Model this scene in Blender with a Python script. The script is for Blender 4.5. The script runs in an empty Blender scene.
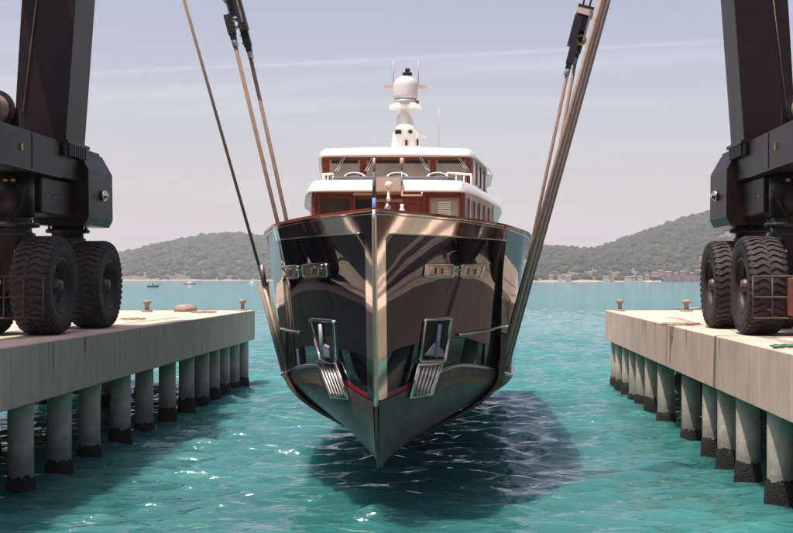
import bpy, math, random
import numpy as np
from mathutils import Vector
from mathutils.bvhtree import BVHTree
random.seed(7); rng = np.random.default_rng(7)
S = bpy.context.scene
COL = S.collection
R = math.radians
# ------------------------------------------------------------------ camera
CAMZ = 4.87; F = 1200.0; VX, VY = 468.0, 278.0      # focal length and vanishing point in photo pixels (793 wide)
cam = bpy.data.cameras.new('camera'); camo = bpy.data.objects.new('camera', cam); COL.objects.link(camo)
camo.location = (0, 0, CAMZ); camo.rotation_euler = (R(90), 0, 0)
cam.sensor_width = 36; cam.lens = 36 * F / 793; cam.shift_x = -71.5 / 793; cam.shift_y = 11.5 / 793
cam.clip_start = 0.1; cam.clip_end = 20000
S.camera = camo
def at(px, py, Y): return Vector(((px - VX) / F * Y, Y, CAMZ - (py - VY) / F * Y))
# ------------------------------------------------------------------ light
SUN_EL = R(72); SUNDIR = Vector((-0.72, -0.69, 0)).normalized() * math.cos(SUN_EL); SUNDIR.z = math.sin(SUN_EL)
w = bpy.data.worlds.new('World'); S.world = w; w.use_nodes = True
nt = w.node_tree; nt.nodes.clear()
def N(t, typ, **kw):
    n = t.nodes.new(typ)
    for k, v in kw.items():
        if k in n.bl_rna.properties: setattr(n, k, v)
        else: n.inputs[k].default_value = v
    return n
def L(t, a, b): t.links.new(a, b)
def M2(t, op, a, b=None, c=None):
    n = t.nodes.new('ShaderNodeMath'); n.operation = op
    for i, x in enumerate((a, b, c)):
        if x is None: continue
        if hasattr(x, 'links'): t.links.new(x, n.inputs[i])
        else: n.inputs[i].default_value = x
    return n.outputs[0]
def MIX(t, fac, a, b, bt='MIX'):
    n = t.nodes.new('ShaderNodeMix'); n.data_type = 'RGBA'; n.blend_type = bt
    for i, x in ((0, fac), (6, a), (7, b)):
        if hasattr(x, 'links'): t.links.new(x, n.inputs[i])
        else: n.inputs[i].default_value = (x if i == 0 else (*x, 1))
    return n.outputs[2]
sky = N(nt, 'ShaderNodeTexSky'); sky.sky_type = 'NISHITA'; sky.sun_disc = False
sky.sun_elevation = SUN_EL; sky.sun_rotation = math.atan2(SUNDIR.x, SUNDIR.y)
sky.dust_density = 4.0; sky.air_density = 1.0; sky.ozone_density = 2.0
tc = N(nt, 'ShaderNodeTexCoord'); sp = N(nt, 'ShaderNodeSeparateXYZ'); L(nt, tc.outputs['Generated'], sp.inputs[0])
gx, gy, gz = sp.outputs
ysafe = M2(nt, 'MAXIMUM', gy, 0.05)
u_ = M2(nt, 'DIVIDE', gx, ysafe); v_ = M2(nt, 'DIVIDE', gz, ysafe)
cb = N(nt, 'ShaderNodeCombineXYZ'); L(nt, M2(nt, 'MULTIPLY', u_, 1.6), cb.inputs[0]); L(nt, M2(nt, 'MULTIPLY', v_, 26.0), cb.inputs[1])
cir = N(nt, 'ShaderNodeTexNoise', Scale=1.0, Detail=5.0, Roughness=0.6, Distortion=0.4); L(nt, cb.outputs[0], cir.inputs['Vector'])
def trail(slope, base, wid, amp):
    d = M2(nt, 'SUBTRACT', v_, M2(nt, 'MULTIPLY_ADD', u_, slope, base))
    d = M2(nt, 'ADD', d, M2(nt, 'MULTIPLY', M2(nt, 'SUBTRACT', cir.outputs[0], 0.5), 0.012))
    g = M2(nt, 'POWER', 2.718, M2(nt, 'MULTIPLY', M2(nt, 'MULTIPLY', d, d), -1.0 / (wid * wid)))
    return M2(nt, 'MULTIPLY', g, amp)
tr = M2(nt, 'ADD', trail(0.052, 0.1865, 0.0014, 0.09), trail(0.02, 0.145, 0.008, 0.03))
tr = M2(nt, 'ADD', tr, trail(0.07, 0.172, 0.006, 0.05))
cl = M2(nt, 'MULTIPLY', M2(nt, 'MAXIMUM', M2(nt, 'SUBTRACT', cir.outputs[0], 0.50), 0.0), 0.45)
front = M2(nt, 'GREATER_THAN', gy, 0.06)
fade = M2(nt, 'MULTIPLY', front, M2(nt, 'ADD', M2(nt, 'MULTIPLY', tr, M2(nt, 'ADD', cir.outputs[0], 0.35)), cl))
skyc = MIX(nt, 1.0, sky.outputs[0], (0.98, 0.85, 0.82), 'MULTIPLY')
hz = M2(nt, 'POWER', M2(nt, 'SUBTRACT', 1.0, M2(nt, 'MINIMUM', M2(nt, 'MAXIMUM', gz, 0.0), 1.0)), 7.0)
skyc = MIX(nt, M2(nt, 'MULTIPLY', hz, 0.55), skyc, (6.2, 5.6, 5.4))
skyc = MIX(nt, M2(nt, 'MINIMUM', fade, 0.8), skyc, (8.2, 7.6, 8.0))
bg = N(nt, 'ShaderNodeBackground', Strength=0.122); L(nt, skyc, bg.inputs[0])
wo = N(nt, 'ShaderNodeOutputWorld'); L(nt, bg.outputs[0], wo.inputs[0])
sl = bpy.data.lights.new('sun', 'SUN'); so = bpy.data.objects.new('sun', sl); COL.objects.link(so)
sl.energy = 4.0; sl.angle = R(0.5); sl.color = (1.0, 0.93, 0.83)
so.rotation_euler = (-SUNDIR).to_track_quat('-Z', 'Y').to_euler(); so.location = (0, 0, 60)
S.view_settings.view_transform = 'Standard'; S.view_settings.look = 'None'
S.view_settings.gamma = 1; S.view_settings.use_curve_mapping = False; S.view_settings.exposure = 0.66
S.cycles.max_bounces = 8; S.cycles.volume_bounces = 0; S.cycles.caustics_reflective = False; S.cycles.caustics_refractive = False
# ------------------------------------------------------------------ materials
MATS = {}
def mat(name, col, rough=0.5, metal=0.0, var=0.0, scale=3.0, bump=0.0, bscale=None, ior=1.5, coat=0.0, col2=None, streak=0.0, spec=0.5, stretch=(1, 1, 1), emit=None, detail=6, bdetail=4.0):
    m = bpy.data.materials.new(name); m.use_nodes = True; t = m.node_tree
    p = t.nodes['Principled BSDF']
    p.inputs['Roughness'].default_value = rough; p.inputs['Metallic'].default_value = metal
    p.inputs['IOR'].default_value = ior; p.inputs['Coat Weight'].default_value = coat; p.inputs['Coat Roughness'].default_value = 0.03
    p.inputs['Specular IOR Level'].default_value = spec
    g = N(t, 'ShaderNodeNewGeometry')
    mp = N(t, 'ShaderNodeMapping'); L(t, g.outputs['Position'], mp.inputs[0]); mp.inputs['Scale'].default_value = stretch
    nz = N(t, 'ShaderNodeTexNoise', Scale=scale, Detail=float(detail), Roughness=0.62); L(t, mp.outputs[0], nz.inputs['Vector'])
    c2 = col2 or tuple(c * (1 - var) for c in col)
    rmp = N(t, 'ShaderNodeMapRange'); rmp.inputs[1].default_value = 0.35; rmp.inputs[2].default_value = 0.65
    L(t, nz.outputs[0], rmp.inputs[0])
    c = MIX(t, rmp.outputs[0], col, c2)
    if streak:
        mp2 = N(t, 'ShaderNodeMapping'); L(t, g.outputs['Position'], mp2.inputs[0]); mp2.inputs['Scale'].default_value = (2.2, 2.2, 0.12)
        n2 = N(t, 'ShaderNodeTexNoise', Scale=1.6, Detail=5.0, Roughness=0.65); L(t, mp2.outputs[0], n2.inputs['Vector'])
        r2 = N(t, 'ShaderNodeMapRange'); r2.inputs[1].default_value = 0.45; r2.inputs[2].default_value = 0.75; L(t, n2.outputs[0], r2.inputs[0])
        c = MIX(t, M2(t, 'MULTIPLY', r2.outputs[0], streak), c, tuple(x * 0.45 for x in col))
    L(t, c, p.inputs['Base Color'])
    if bump:
        b = N(t, 'ShaderNodeBump', Strength=bump, Distance=0.05)
        n3 = N(t, 'ShaderNodeTexNoise', Scale=bscale or scale * 4, Detail=bdetail); L(t, g.outputs['Position'], n3.inputs['Vector'])
        L(t, n3.outputs[0], b.inputs['Height']); L(t, b.outputs[0], p.inputs['Normal'])
    if emit:
        p.inputs['Emission Color'].default_value = (*emit, 1); p.inputs['Emission Strength'].default_value = 1
    MATS[name] = m
    return m
deckc = mat('pale concrete deck', (0.58, 0.46, 0.38), 0.9, var=0.22, scale=0.9, bump=0.25, bscale=14)  # warm beige concrete with random tone variation
fascia = mat('fascia concrete', (0.62, 0.465, 0.375), 0.88, var=0.16, scale=0.5, bump=0.08, bscale=5, streak=0.42, detail=4)
pilec = mat('pile concrete', (0.55, 0.47, 0.40), 0.85, var=0.3, scale=1.6, bump=0.3, bscale=8, streak=0.4)
greyl = mat('faded mark', (0.3, 0.3, 0.29), 0.7)
def tide(m):
    t = m.node_tree; p = t.nodes['Principled BSDF']; src = p.inputs['Base Color'].links[0].from_socket
    g = N(t, 'ShaderNodeNewGeometry'); sx = N(t, 'ShaderNodeSeparateXYZ'); L(t, g.outputs['Position'], sx.inputs[0])
    n = N(t, 'ShaderNodeTexNoise', Scale=3.5, Detail=5.0); L(t, g.outputs['Position'], n.inputs['Vector'])
    z = M2(t, 'SUBTRACT', sx.outputs[2], M2(t, 'MULTIPLY', n.outputs[0], 0.7))
    r = N(t, 'ShaderNodeMapRange'); r.inputs[1].default_value = 0.75; r.inputs[2].default_value = 0.15; r.inputs[3].default_value = 0.0; r.inputs[4].default_value = 0.75; L(t, z, r.inputs[0])
    L(t, MIX(t, r.outputs[0], src, (0.13, 0.135, 0.115)), p.inputs['Base Color'])
tide(pilec)
growth = mat('marine growth', (0.009, 0.008, 0.007), 0.9, var=0.5, scale=9, bump=1.0, bscale=20)
liftp = mat('dark lift paint', (0.016, 0.0045, 0.0055), 0.42, var=0.3, scale=1.2, streak=0.35, coat=0.0, spec=0.28, bump=0.03, bscale=3)
liftd = mat('lift dark steel', (0.012, 0.009, 0.011), 0.45, var=0.3, scale=5)
rubber = mat('rubber', (0.036, 0.025, 0.023), 0.72, var=0.45, scale=2.2, bump=0.25, bscale=26)
rimm = mat('rim paint', (0.030, 0.018, 0.017), 0.5, var=0.4, scale=6)
steel = mat('polished steel', (0.90, 0.82, 0.75), 0.06, 1.0, var=0.06, scale=2, bump=0.06, bscale=1.8, bdetail=0.5)
chrome = mat('chrome trim', (0.75, 0.70, 0.64), 0.12, 1.0, var=0.1, scale=8)
barm = mat('brushed stem bar', (0.85, 0.74, 0.64), 0.32, 1.0, var=0.1, scale=6)
bronze = mat('bronze band', (0.20, 0.13, 0.075), 0.45, 0.2, var=0.3, scale=6)
hullp = mat('gloss hull paint', (0.004, 0.003, 0.008), 0.015, ior=1.53, spec=0.5, coat=0.0, bump=0.11, bscale=1.0, bdetail=0.5)
redp = mat('red boot stripe', (0.24, 0.016, 0.02), 0.25, coat=0.5)
antif = mat('antifouling grey', (0.115, 0.088, 0.084), 0.42, var=0.45, scale=2.6, bump=0.2, bscale=7, streak=0.8, coat=0.1)
white = mat('yacht white', (0.86, 0.82, 0.78), 0.22, coat=0.5, var=0.03, scale=2)
teak = mat('varnished mahogany', (0.27, 0.062, 0.032), 0.25, var=0.45, scale=3, stretch=(1, 1, 7), coat=0.6)
tan = mat('tan wood', (0.42, 0.27, 0.17), 0.4, var=0.25, scale=5, stretch=(1, 1, 6), coat=0.3)
beige = mat('beige panel', (0.55, 0.42, 0.35), 0.5, var=0.1, scale=4)
glassd = mat('dark window glass', (0.10, 0.062, 0.035), 0.06, var=0.5, scale=1.6, ior=1.6)
glassb = mat('blinded window glass', (0.36, 0.31, 0.26), 0.3, var=0.3, scale=2.5, coat=0.3)
curt = mat('curtain', (0.42, 0.38, 0.33), 0.8, var=0.2, scale=9, stretch=(8, 8, 0.4))
greyc = mat('grey cover', (0.11, 0.105, 0.12), 0.7, var=0.2, scale=4)
bluef = mat('blue tape', (0.16, 0.26, 0.55), 0.6, var=0.2, scale=5)
anchorm = mat('galvanised anchor', (0.34, 0.35, 0.42), 0.5, 0.3, var=0.3, scale=6)
slingm = mat('sling webbing', (0.16, 0.105, 0.08), 0.85, var=0.35, scale=8, bump=0.4, bscale=30)
slingd = mat('dark sling rope', (0.33, 0.24, 0.19), 0.7, var=0.3, scale=6, bump=0.3, bscale=40)
slingl = mat('pale sling rope', (0.62, 0.52, 0.45), 0.7, var=0.25, scale=6, bump=0.3, bscale=40)
wire = mat('steel wire', (0.30, 0.19, 0.15), 0.6, 0.0, var=0.3, scale=10)
brassm = mat('brass', (0.55, 0.36, 0.14), 0.35, 0.9, var=0.3, scale=8)
redw = mat('red flag', (0.55, 0.03, 0.03), 0.8)
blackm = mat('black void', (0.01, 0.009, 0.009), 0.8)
rustm = mat('rusty rail', (0.085, 0.045, 0.038), 0.7, var=0.4, scale=10)
ropem = mat('mooring rope', (0.42, 0.33, 0.25), 0.9, var=0.3, scale=18, bump=0.5, bscale=50)
ropeg = mat('green rope', (0.10, 0.24, 0.17), 0.9, var=0.3, scale=18, bump=0.5, bscale=50)
bollm = mat('bollard iron', (0.36, 0.27, 0.22), 0.65, var=0.5, scale=12, bump=0.3, bscale=30)
shedm = mat('shed cladding', (0.03, 0.02, 0.018), 0.6, var=0.25, scale=0.6, stretch=(4, 4, 0.3))
tealm = mat('teal cladding', (0.05, 0.30, 0.29), 0.5, var=0.15, scale=0.6)
asph = mat('yard asphalt', (0.030, 0.026, 0.027), 0.9, var=0.3, scale=1.5, bump=.3, bscale=20)
landc = mat('weathered yard concrete', (0.30, 0.25, 0.21), 0.9, var=0.5, scale=0.35, bump=.2, bscale=12)
cream = mat('cream cladding', (0.62, 0.54, 0.45), 0.6, var=0.15, scale=0.6)
stucco = mat('far stucco', (0.33, 0.25, 0.20), 0.9, var=0.2, scale=0.05)
stuccow = mat('far pale wall', (0.40, 0.35, 0.30), 0.9, var=0.1, scale=0.05)
tiler = mat('far roof tile', (0.30, 0.16, 0.12), 0.9, var=0.2, scale=0.1)
earth = mat('hill earth', (0.055, 0.062, 0.034), 0.95, col2=(0.15, 0.105, 0.07), scale=0.010, bump=0.0)
beachm = mat('shore rock', (0.42, 0.33, 0.26), 0.95, col2=(0.24, 0.18, 0.14), scale=0.03)
cliffm = mat('dark cliff', (0.07, 0.065, 0.07), 0.95, var=0.5, scale=0.06)
forest = mat('forest canopy', (0.010, 0.021, 0.014), 0.95, col2=(0.050, 0.050, 0.028), scale=0.055, detail=8)
# ------------------------------------------------------------------ mesh helpers
class MB:
    def __init__(s): s.v = []; s.f = []; s.sm = []
    def add(s, vs, fs, smooth=False):
        n = len(s.v); s.v += [tuple(v) for v in vs]; s.f += [tuple(i + n for i in f) for f in fs]; s.sm += [smooth] * len(fs)
    def box(s, a, b, bev=0.0):
        x0, y0, z0 = a; x1, y1, z1 = b
        if bev <= 0:
            s.add([(x0, y0, z0), (x1, y0, z0), (x1, y1, z0), (x0, y1, z0), (x0, y0, z1), (x1, y0, z1), (x1, y1, z1), (x0, y1, z1)],
                  [(0, 3, 2, 1), (4, 5, 6, 7), (0, 1, 5, 4), (1, 2, 6, 5), (2, 3, 7, 6), (3, 0, 4, 7)])
        else:
            def ring(d): return [(x0 + d, y0), (x1 - d, y0), (x1, y0 + d), (x1, y1 - d), (x1 - d, y1), (x0 + d, y1), (x0, y1 - d), (x0, y0 + d)]
            def inn(d): return [(x0 + d + bev * .4, y0 + d), (x1 - d - bev * .4, y0 + d), (x1 - d, y0 + d + bev * .4), (x1 - d, y1 - d - bev * .4), (x1 - d - bev * .4, y1 - d), (x0 + d + bev * .4, y1 - d), (x0 + d, y1 - d - bev * .4), (x0 + d, y0 + d + bev * .4)]
            s.rings([[(*p, z0) for p in inn(bev)], [(*p, z0 + bev) for p in ring(bev)], [(*p, z1 - bev) for p in ring(bev)], [(*p, z1) for p in inn(bev)]], caps=True)
    def obox(s, c, ax, ay, az):   # oriented box: half-axis vectors
        c, ax, ay, az = map(Vector, (c, ax, ay, az))
        P = [c + ax * i + ay * j + az * k for k in (-1, 1) for i, j in ((-1, -1), (1, -1), (1, 1), (-1, 1))]
        s.add(P, [(0, 3, 2, 1), (4, 5, 6, 7), (0, 1, 5, 4), (1, 2, 6, 5), (2, 3, 7, 6), (3, 0, 4, 7)])
    def rings(s, rs, caps=True, closed=True, smooth=False):
        n = len(rs[0]); vs = [p for r in rs for p in r]; fs = []
        for i in range(len(rs) - 1):
            for j in range(n if closed else n - 1):
                k = (j + 1) % n
                fs.append((i * n + j, i * n + k, (i + 1) * n + k, (i + 1) * n + j))
        s.add(vs, fs, smooth)
        if caps:
            s.add(rs[0], [tuple(range(n - 1, -1, -1))]); s.add(rs[-1], [tuple(range(n))])
    def lathe(s, prof, c, axis='Z', n=32, smooth=True, caps=True):   # prof: (radius, along)
        rs = []
        for r, h in prof:
            ring = []
            for k in range(n):
                a = 2 * math.pi * k / n; p, q = r * math.cos(a), r * math.sin(a)
                ring.append({'Z': (c[0] + p, c[1] + q, c[2] + h), 'X': (c[0] + h, c[1] + p, c[2] + q), 'Y': (c[0] + q, c[1] + h, c[2] + p)}[axis])
            rs.append(ring)
        s.rings(rs, caps=caps, smooth=smooth)
    def tube(s, pts, r, n=8, closed=False, flat=None):   # flat=(half width, half thick, width direction)
        pts = [Vector(p) for p in pts]; m = len(pts); rs = []; up = Vector((0.13, 0.2, 1)).normalized()
        rr = r if isinstance(r, (list, tuple)) else [r] * m
        prev = None
        for i, p in enumerate(pts):
            if closed: d = pts[(i + 1) % m] - pts[i - 1]
            else: d = pts[min(i + 1, m - 1)] - pts[max(i - 1, 0)]
            d.normalize()
            if flat: b = (flat[2] - d * d.dot(flat[2])).normalized()
            elif prev is not None: b = (prev - d * prev.dot(d)).normalized()
            else:
                b = d.cross(up)
                if b.length < 0.1: b = d.cross(Vector((1, 0, 0)))
                b.normalize()
            prev = b; c = d.cross(b)
            if flat: rs.append([p + b * (sx * flat[0]) + c * (sy * flat[1]) for sx, sy in ((-1, -1), (1, -1), (1, 1), (-1, 1))])
            else: rs.append([p + (b * math.cos(2 * math.pi * k / n) + c * math.sin(2 * math.pi * k / n)) * rr[i] for k in range(n)])
        if closed: rs.append(rs[0])
        s.rings(rs, caps=not closed, smooth=not flat)
    def build(s, name, m, parent=None, org=None, auto=None):
        if org is None: org = Vector(parent['_org']) if parent is not None and '_org' in parent else Vector((0, 0, 0))
        me = bpy.data.meshes.new(name)
        a = np.array(s.v, dtype=float) - np.array(org)[None]
        me.from_pydata([tuple(x) for x in a], [], s.f)
        me.polygons.foreach_set('use_smooth', s.sm)
        me.materials.append(m); me.update()
        import bmesh
        b = bmesh.new(); b.from_mesh(me); bmesh.ops.remove_doubles(b, verts=b.verts, dist=1e-5); bmesh.ops.recalc_face_normals(b, faces=b.faces); b.to_mesh(me); b.free()
        o = bpy.data.objects.new(name, me); COL.objects.link(o)
        if parent is not None:
            o.parent = parent; o['_org'] = tuple(org)
        else: o.location = org
        return o
def tag(o, label=None, cat=None, group=None, kind=None):
    for k, v in (('label', label), ('category', cat), ('group', group), ('kind', kind)):
        if v: o[k] = v
    return o
def thing(name, loc, label, cat, group=None):
    o = bpy.data.objects.new(name, None); COL.objects.link(o); o.location = loc; o.empty_display_size = 0.3
    o['_org'] = tuple(loc); return tag(o, label, cat, group)
def V(*a): return Vector(a)
def interp(x, xs, ys): return float(np.interp(x, xs, ys))
def smooth_tab(xs, ys, it=2):
    X = np.linspace(xs[0], xs[-1], 400); Yv = np.interp(X, xs, ys)
    k = np.hanning(25); k /= k.sum()
    Yp = np.concatenate([2 * Yv[0] - Yv[12:0:-1], Yv, 2 * Yv[-1] - Yv[-2:-14:-1]])
    Yv = np.convolve(Yp, k, 'valid'); return lambda x: float(np.interp(x, X, Yv))
# ------------------------------------------------------------------ the sea
def make_water():
    ys = [-20.0]
    while ys[-1] < 6000:
        y = ys[-1]; ys.append(y + (max(0.13, (y - 18) * 0.0042) if y > 17 else 0.9))
    xs = [0.0]
    while xs[-1] < 6000: xs.append(xs[-1] + (0.17 if xs[-1] < 13 else 0.17 * (1.055 ** (len(xs) - 76))))
    xs = np.array([-x for x in xs[:0:-1]] + xs); ys = np.array(ys)
    X, Y = np.meshgrid(xs, ys); Z = np.zeros_like(X)
    dY = np.gradient(ys)[:, None] * np.ones_like(X)
    dX = np.gradient(xs)[None, :] * np.ones_like(X)
    D = np.maximum(dY, dX * 0.6)
    for i in range(70):
        lam = 0.40 * (4.6 ** rng.random()); th = rng.normal(0, 0.34) + (0.12 if i % 3 else -0.35)
        k = 2 * math.pi / lam; ph = rng.random() * 6.28
        amp = 0.0072 * lam ** 0.78
        fadeo = np.clip((lam / (D * 3.2)) - 0.6, 0, 1)
        warp = 0.35 * np.sin(0.31 * X + 0.17 * Y + i) * lam
        Z += amp * fadeo * np.sin(k * (Y * math.cos(th) + X * math.sin(th) + warp * 0.35) + ph)
    Z = Z + 1.6 * np.abs(Z) * Z / 0.1 * 0.25
    nr, nc = X.shape
    vs = np.stack([X, Y, Z], -1).reshape(-1, 3)
    idx = np.arange(nr * nc).reshape(nr, nc)
    fs = np.stack([idx[:-1, :-1], idx[:-1, 1:], idx[1:, 1:], idx[1:, :-1]], -1).reshape(-1, 4)
    me = bpy.data.meshes.new('water'); me.from_pydata(vs.tolist(), [], fs.tolist())
    me.polygons.foreach_set('use_smooth', [True] * len(fs)); me.update()
    m = bpy.data.materials.new('sea water'); m.use_nodes = True; t = m.node_tree; p = t.nodes['Principled BSDF']
    g = N(t, 'ShaderNodeNewGeometry')
    p.inputs['Roughness'].default_value = 0.05; p.inputs['IOR'].default_value = 1.62
    p.inputs['Subsurface Weight'].default_value = 0.75; p.inputs['Subsurface Radius'].default_value = (0.6, 1.0, 1.0); p.inputs['Subsurface Scale'].default_value = 8.0
    mp = N(t, 'ShaderNodeMapping'); L(t, g.outputs['Position'], mp.inputs[0]); mp.inputs['Scale'].default_value = (0.5, 1, 1)
    n0 = N(t, 'ShaderNodeTexNoise', Scale=0.12, Detail=4.0); L(t, mp.outputs[0], n0.inputs['Vector'])
    r0 = N(t, 'ShaderNodeMapRange'); r0.inputs[1].default_value = 0.35; r0.inputs[2].default_value = 0.65; L(t, n0.outputs[0], r0.inputs[0])
    c = MIX(t, r0.outputs[0], (0.020, 0.108, 0.106), (0.036, 0.168, 0.164))
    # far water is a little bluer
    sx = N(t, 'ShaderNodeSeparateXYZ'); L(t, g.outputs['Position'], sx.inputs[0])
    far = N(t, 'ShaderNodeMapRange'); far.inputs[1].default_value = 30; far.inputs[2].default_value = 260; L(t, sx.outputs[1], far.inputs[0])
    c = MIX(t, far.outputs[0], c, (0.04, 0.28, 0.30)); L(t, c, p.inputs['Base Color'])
    h = None
    for sc, st, dist in ((1.9, (0.34, 1, 1), 0.15), (5.5, (0.45, 1, 1), 0.035), (0.35, (0.4, 1, 1), 0.25)):
        mm = N(t, 'ShaderNodeMapping'); L(t, g.outputs['Position'], mm.inputs[0]); mm.inputs['Scale'].default_value = st
        mm.inputs['Rotation'].default_value = (0, 0, R(12 if sc > 3 else -7))
        n = N(t, 'ShaderNodeTexNoise', Scale=sc, Detail=3.0, Roughness=0.55, Distortion=0.5); L(t, mm.outputs[0], n.inputs['Vector'])
        x = M2(t, 'MULTIPLY', n.outputs[0], dist); h = x if h is None else M2(t, 'ADD', h, x)
    b = N(t, 'ShaderNodeBump', Strength=1.0, Distance=1.0); L(t, h, b.inputs['Height']); L(t, b.outputs[0], p.inputs['Normal'])
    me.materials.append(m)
    o = bpy.data.objects.new('water', me); COL.objects.link(o); o['kind'] = 'structure'
make_water()
# ------------------------------------------------------------------ hills and far shore
def vnoise(x, y, seed, octs=5):
    out = 0; amp = 1; r = np.random.default_rng(seed)
    for o in range(octs):
        G = r.random((64, 64)); fx, fy = np.floor(x), np.floor(y); tx, ty = x - fx, y - fy
        tx = tx * tx * (3 - 2 * tx); ty = ty * ty * (3 - 2 * ty)
        i, j = fx.astype(int) % 64, fy.astype(int) % 64; i1, j1 = (i + 1) % 64, (j + 1) % 64
        out = out + amp * ((G[i, j] * (1 - tx) + G[i1, j] * tx) * (1 - ty) + (G[i, j1] * (1 - tx) + G[i1, j1] * tx) * ty - 0.5)
        amp *= 0.5; x = x * 2.03 + 7.1; y = y * 2.03 + 3.3
    return out
HILLS = []
def make_hill(pts, shore, ridge, back, seed, label):
    pxs = np.array([p[0] for p in pts], float); hs = np.array([(VY - p[1]) for p in pts], float)
    def height(X, Y):
        u = VX + X / ridge * F          # ridge profile by position along the coast
        H = np.interp(u, pxs, hs) * (1.03 - .1 * (hs.max() < 60)) / F * ridge + CAMZ - 2.5
        sh = shore + 40 * vnoise(X / 160, X * 0 + seed, seed, 4)
        t = (Y - sh) / (ridge - sh)
        up = np.clip(t, 0, 1); up = up ** 0.75; up = np.sin(up * math.pi / 2) ** 1.1
        dn = np.clip((Y - ridge) / (back - ridge), 0, 1); dn = np.cos(dn * math.pi / 2)
        rough = vnoise(X / 210, Y / 210, seed + 1, 6)
        z = H * up * dn * (1 + 0.28 * rough * np.clip(1 - t, 0, 1) * 1.5)
        z = z + np.clip(t * 12, 0, 1) * 1.6 - 0.8
        return np.where(t < 0, -0.8 + t * 3, z)
    x0 = (pxs[0] - VX) / F * ridge; x1 = (pxs[-1] - VX) / F * ridge
    xs = np.linspace(x0, x1, 360); ys = np.concatenate([np.linspace(shore - 30, ridge, 110), np.linspace(ridge, back, 24)[1:]])
    X, Y = np.meshgrid(xs, ys); Z = height(X, Y)
    nr, nc = X.shape; idx = np.arange(nr * nc).reshape(nr, nc)
    fs = np.stack([idx[:-1, :-1], idx[:-1, 1:], idx[1:, 1:], idx[1:, :-1]], -1).reshape(-1, 4)
    me = bpy.data.meshes.new('hill'); me.from_pydata(np.stack([X, Y, Z], -1).reshape(-1, 3).tolist(), [], fs.tolist())
    me.polygons.foreach_set('use_smooth', [True] * len(fs)); me.materials.append(earth); me.update()
    o = bpy.data.objects.new('hill', me); COL.objects.link(o); o['kind'] = 'structure'; o['label'] = label
    HILLS.append((height, x0, x1, shore, ridge)); return height
hL = make_hill([(20, 276), (60, 273), (90, 269), (116, 263), (130, 257), (160, 248), (185, 241), (210, 235.5), (235, 233), (260, 236), (300, 243), (350, 252), (420, 262), (470, 270), (520, 276)], 2300, 2750, 3400, 11, 'low wooded headland behind the left pier')
hR = make_hill([(380, 277), (430, 268), (480, 258), (515, 252), (540, 250), (560, 251), (590, 253), (607, 249), (625, 242), (650, 234), (680, 224), (700, 219), (725, 212), (760, 203), (800, 196), (860, 188), (950, 192), (1100, 225), (1250, 270)], 1650, 2150, 2800, 23, 'wooded hillside rising behind the right pier')
def ico():
    import bmesh
    b = bmesh.new(); bmesh.ops.create_icosphere(b, subdivisions=2, radius=1); v = np.array([x.co[:] for x in b.verts]); f = np.array([[q.index for q in x.verts] for x in b.faces]); b.free(); return v, f
IV, IF = ico()
def make_forest(hf, x0, x1, shore, ridge, n, seed, label, rad, bare):
    r = np.random.default_rng(seed); X = r.uniform(x0, x1, n * 3); Y = shore + (ridge + 60 - shore) * r.random(n * 3) ** 0.9
    Z = hf(X, Y); d = vnoise(X / 90, Y / 90, seed + 3, 4) + 0.25 * r.normal(0, 0.6, n * 3)
    keep = (Z > 1.6) & (d > bare); X, Y, Z = X[keep][:n], Y[keep][:n], Z[keep][:n]; m = len(X)
    s = np.clip(np.exp(r.normal(-.12, .38, m)), .4, 1.7) * rad
    jit = 1 + 0.17 * r.standard_normal((m, len(IV), 1))
    sc = np.stack([s * r.uniform(.9, 1.5, m), s, s * r.uniform(.75, 1.2, m)], -1)[:, None]
    P = IV[None] * jit * sc + np.stack([X, Y, Z + s * 0.3], -1)[:, None]
    Fc = IF[None] + (np.arange(m) * len(IV))[:, None, None]
    me = bpy.data.meshes.new('forest'); P = P.reshape(-1, 3); Fc = Fc.reshape(-1, 3)
    me.vertices.add(len(P)); me.vertices.foreach_set('co', P.ravel()); me.loops.add(len(Fc) * 3); me.loops.foreach_set('vertex_index', Fc.ravel())
    me.polygons.add(len(Fc)); me.polygons.foreach_set('loop_start', np.arange(len(Fc)) * 3); me.polygons.foreach_set('loop_total', np.full(len(Fc), 3)); me.update(); me.validate()
    me.materials.append(forest)
    o = bpy.data.objects.new('forest', me); COL.objects.link(o); tag(o, label, 'forest', kind='stuff')
make_forest(hL, HILLS[0][1], HILLS[0][2], 2300, 2750, 11000, 5, 'scrubby green woodland covering the low headland left of the yacht', 5.2, -0.5)
make_forest(hR, HILLS[1][1], HILLS[1][2] * 0.75, 1650, 2150, 17000, 6, 'green woodland covering the hillside right of the yacht', 4.2, -0.36)
# rocky shore strips
def shore_strip(hx0, hx1, Y, hgt, m, label, seed):
    b = MB(); n = 160; r = random.Random(seed); rs = []
    for i in range(n + 1):
        x = hx0 + (hx1 - hx0) * i / n; h = hgt * r.uniform(0.35, 1.0); y = Y + r.uniform(-5, 5)
        rs.append([(x, y - 8, -0.5), (x, y - 3, h * 0.5), (x, y + 4, h), (x, y + 30, h * 0.9), (x, y + 32, -0.5)])
    b.rings(rs, closed=False, caps=False); o = b.build('shore_rocks', m); tag(o, kind='structure', label=label)
shore_strip(-780, 100, 2270, 2.6, beachm, 'pale rocky shore under the left headland', 1)
shore_strip(-100, 900, 1612, 2.2, beachm, 'pale rocky shore under the right hillside', 2)
shore_strip(258, 480, 1590, 9.0, cliffm, 'dark low cliff below the seaside houses', 3)
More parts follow.
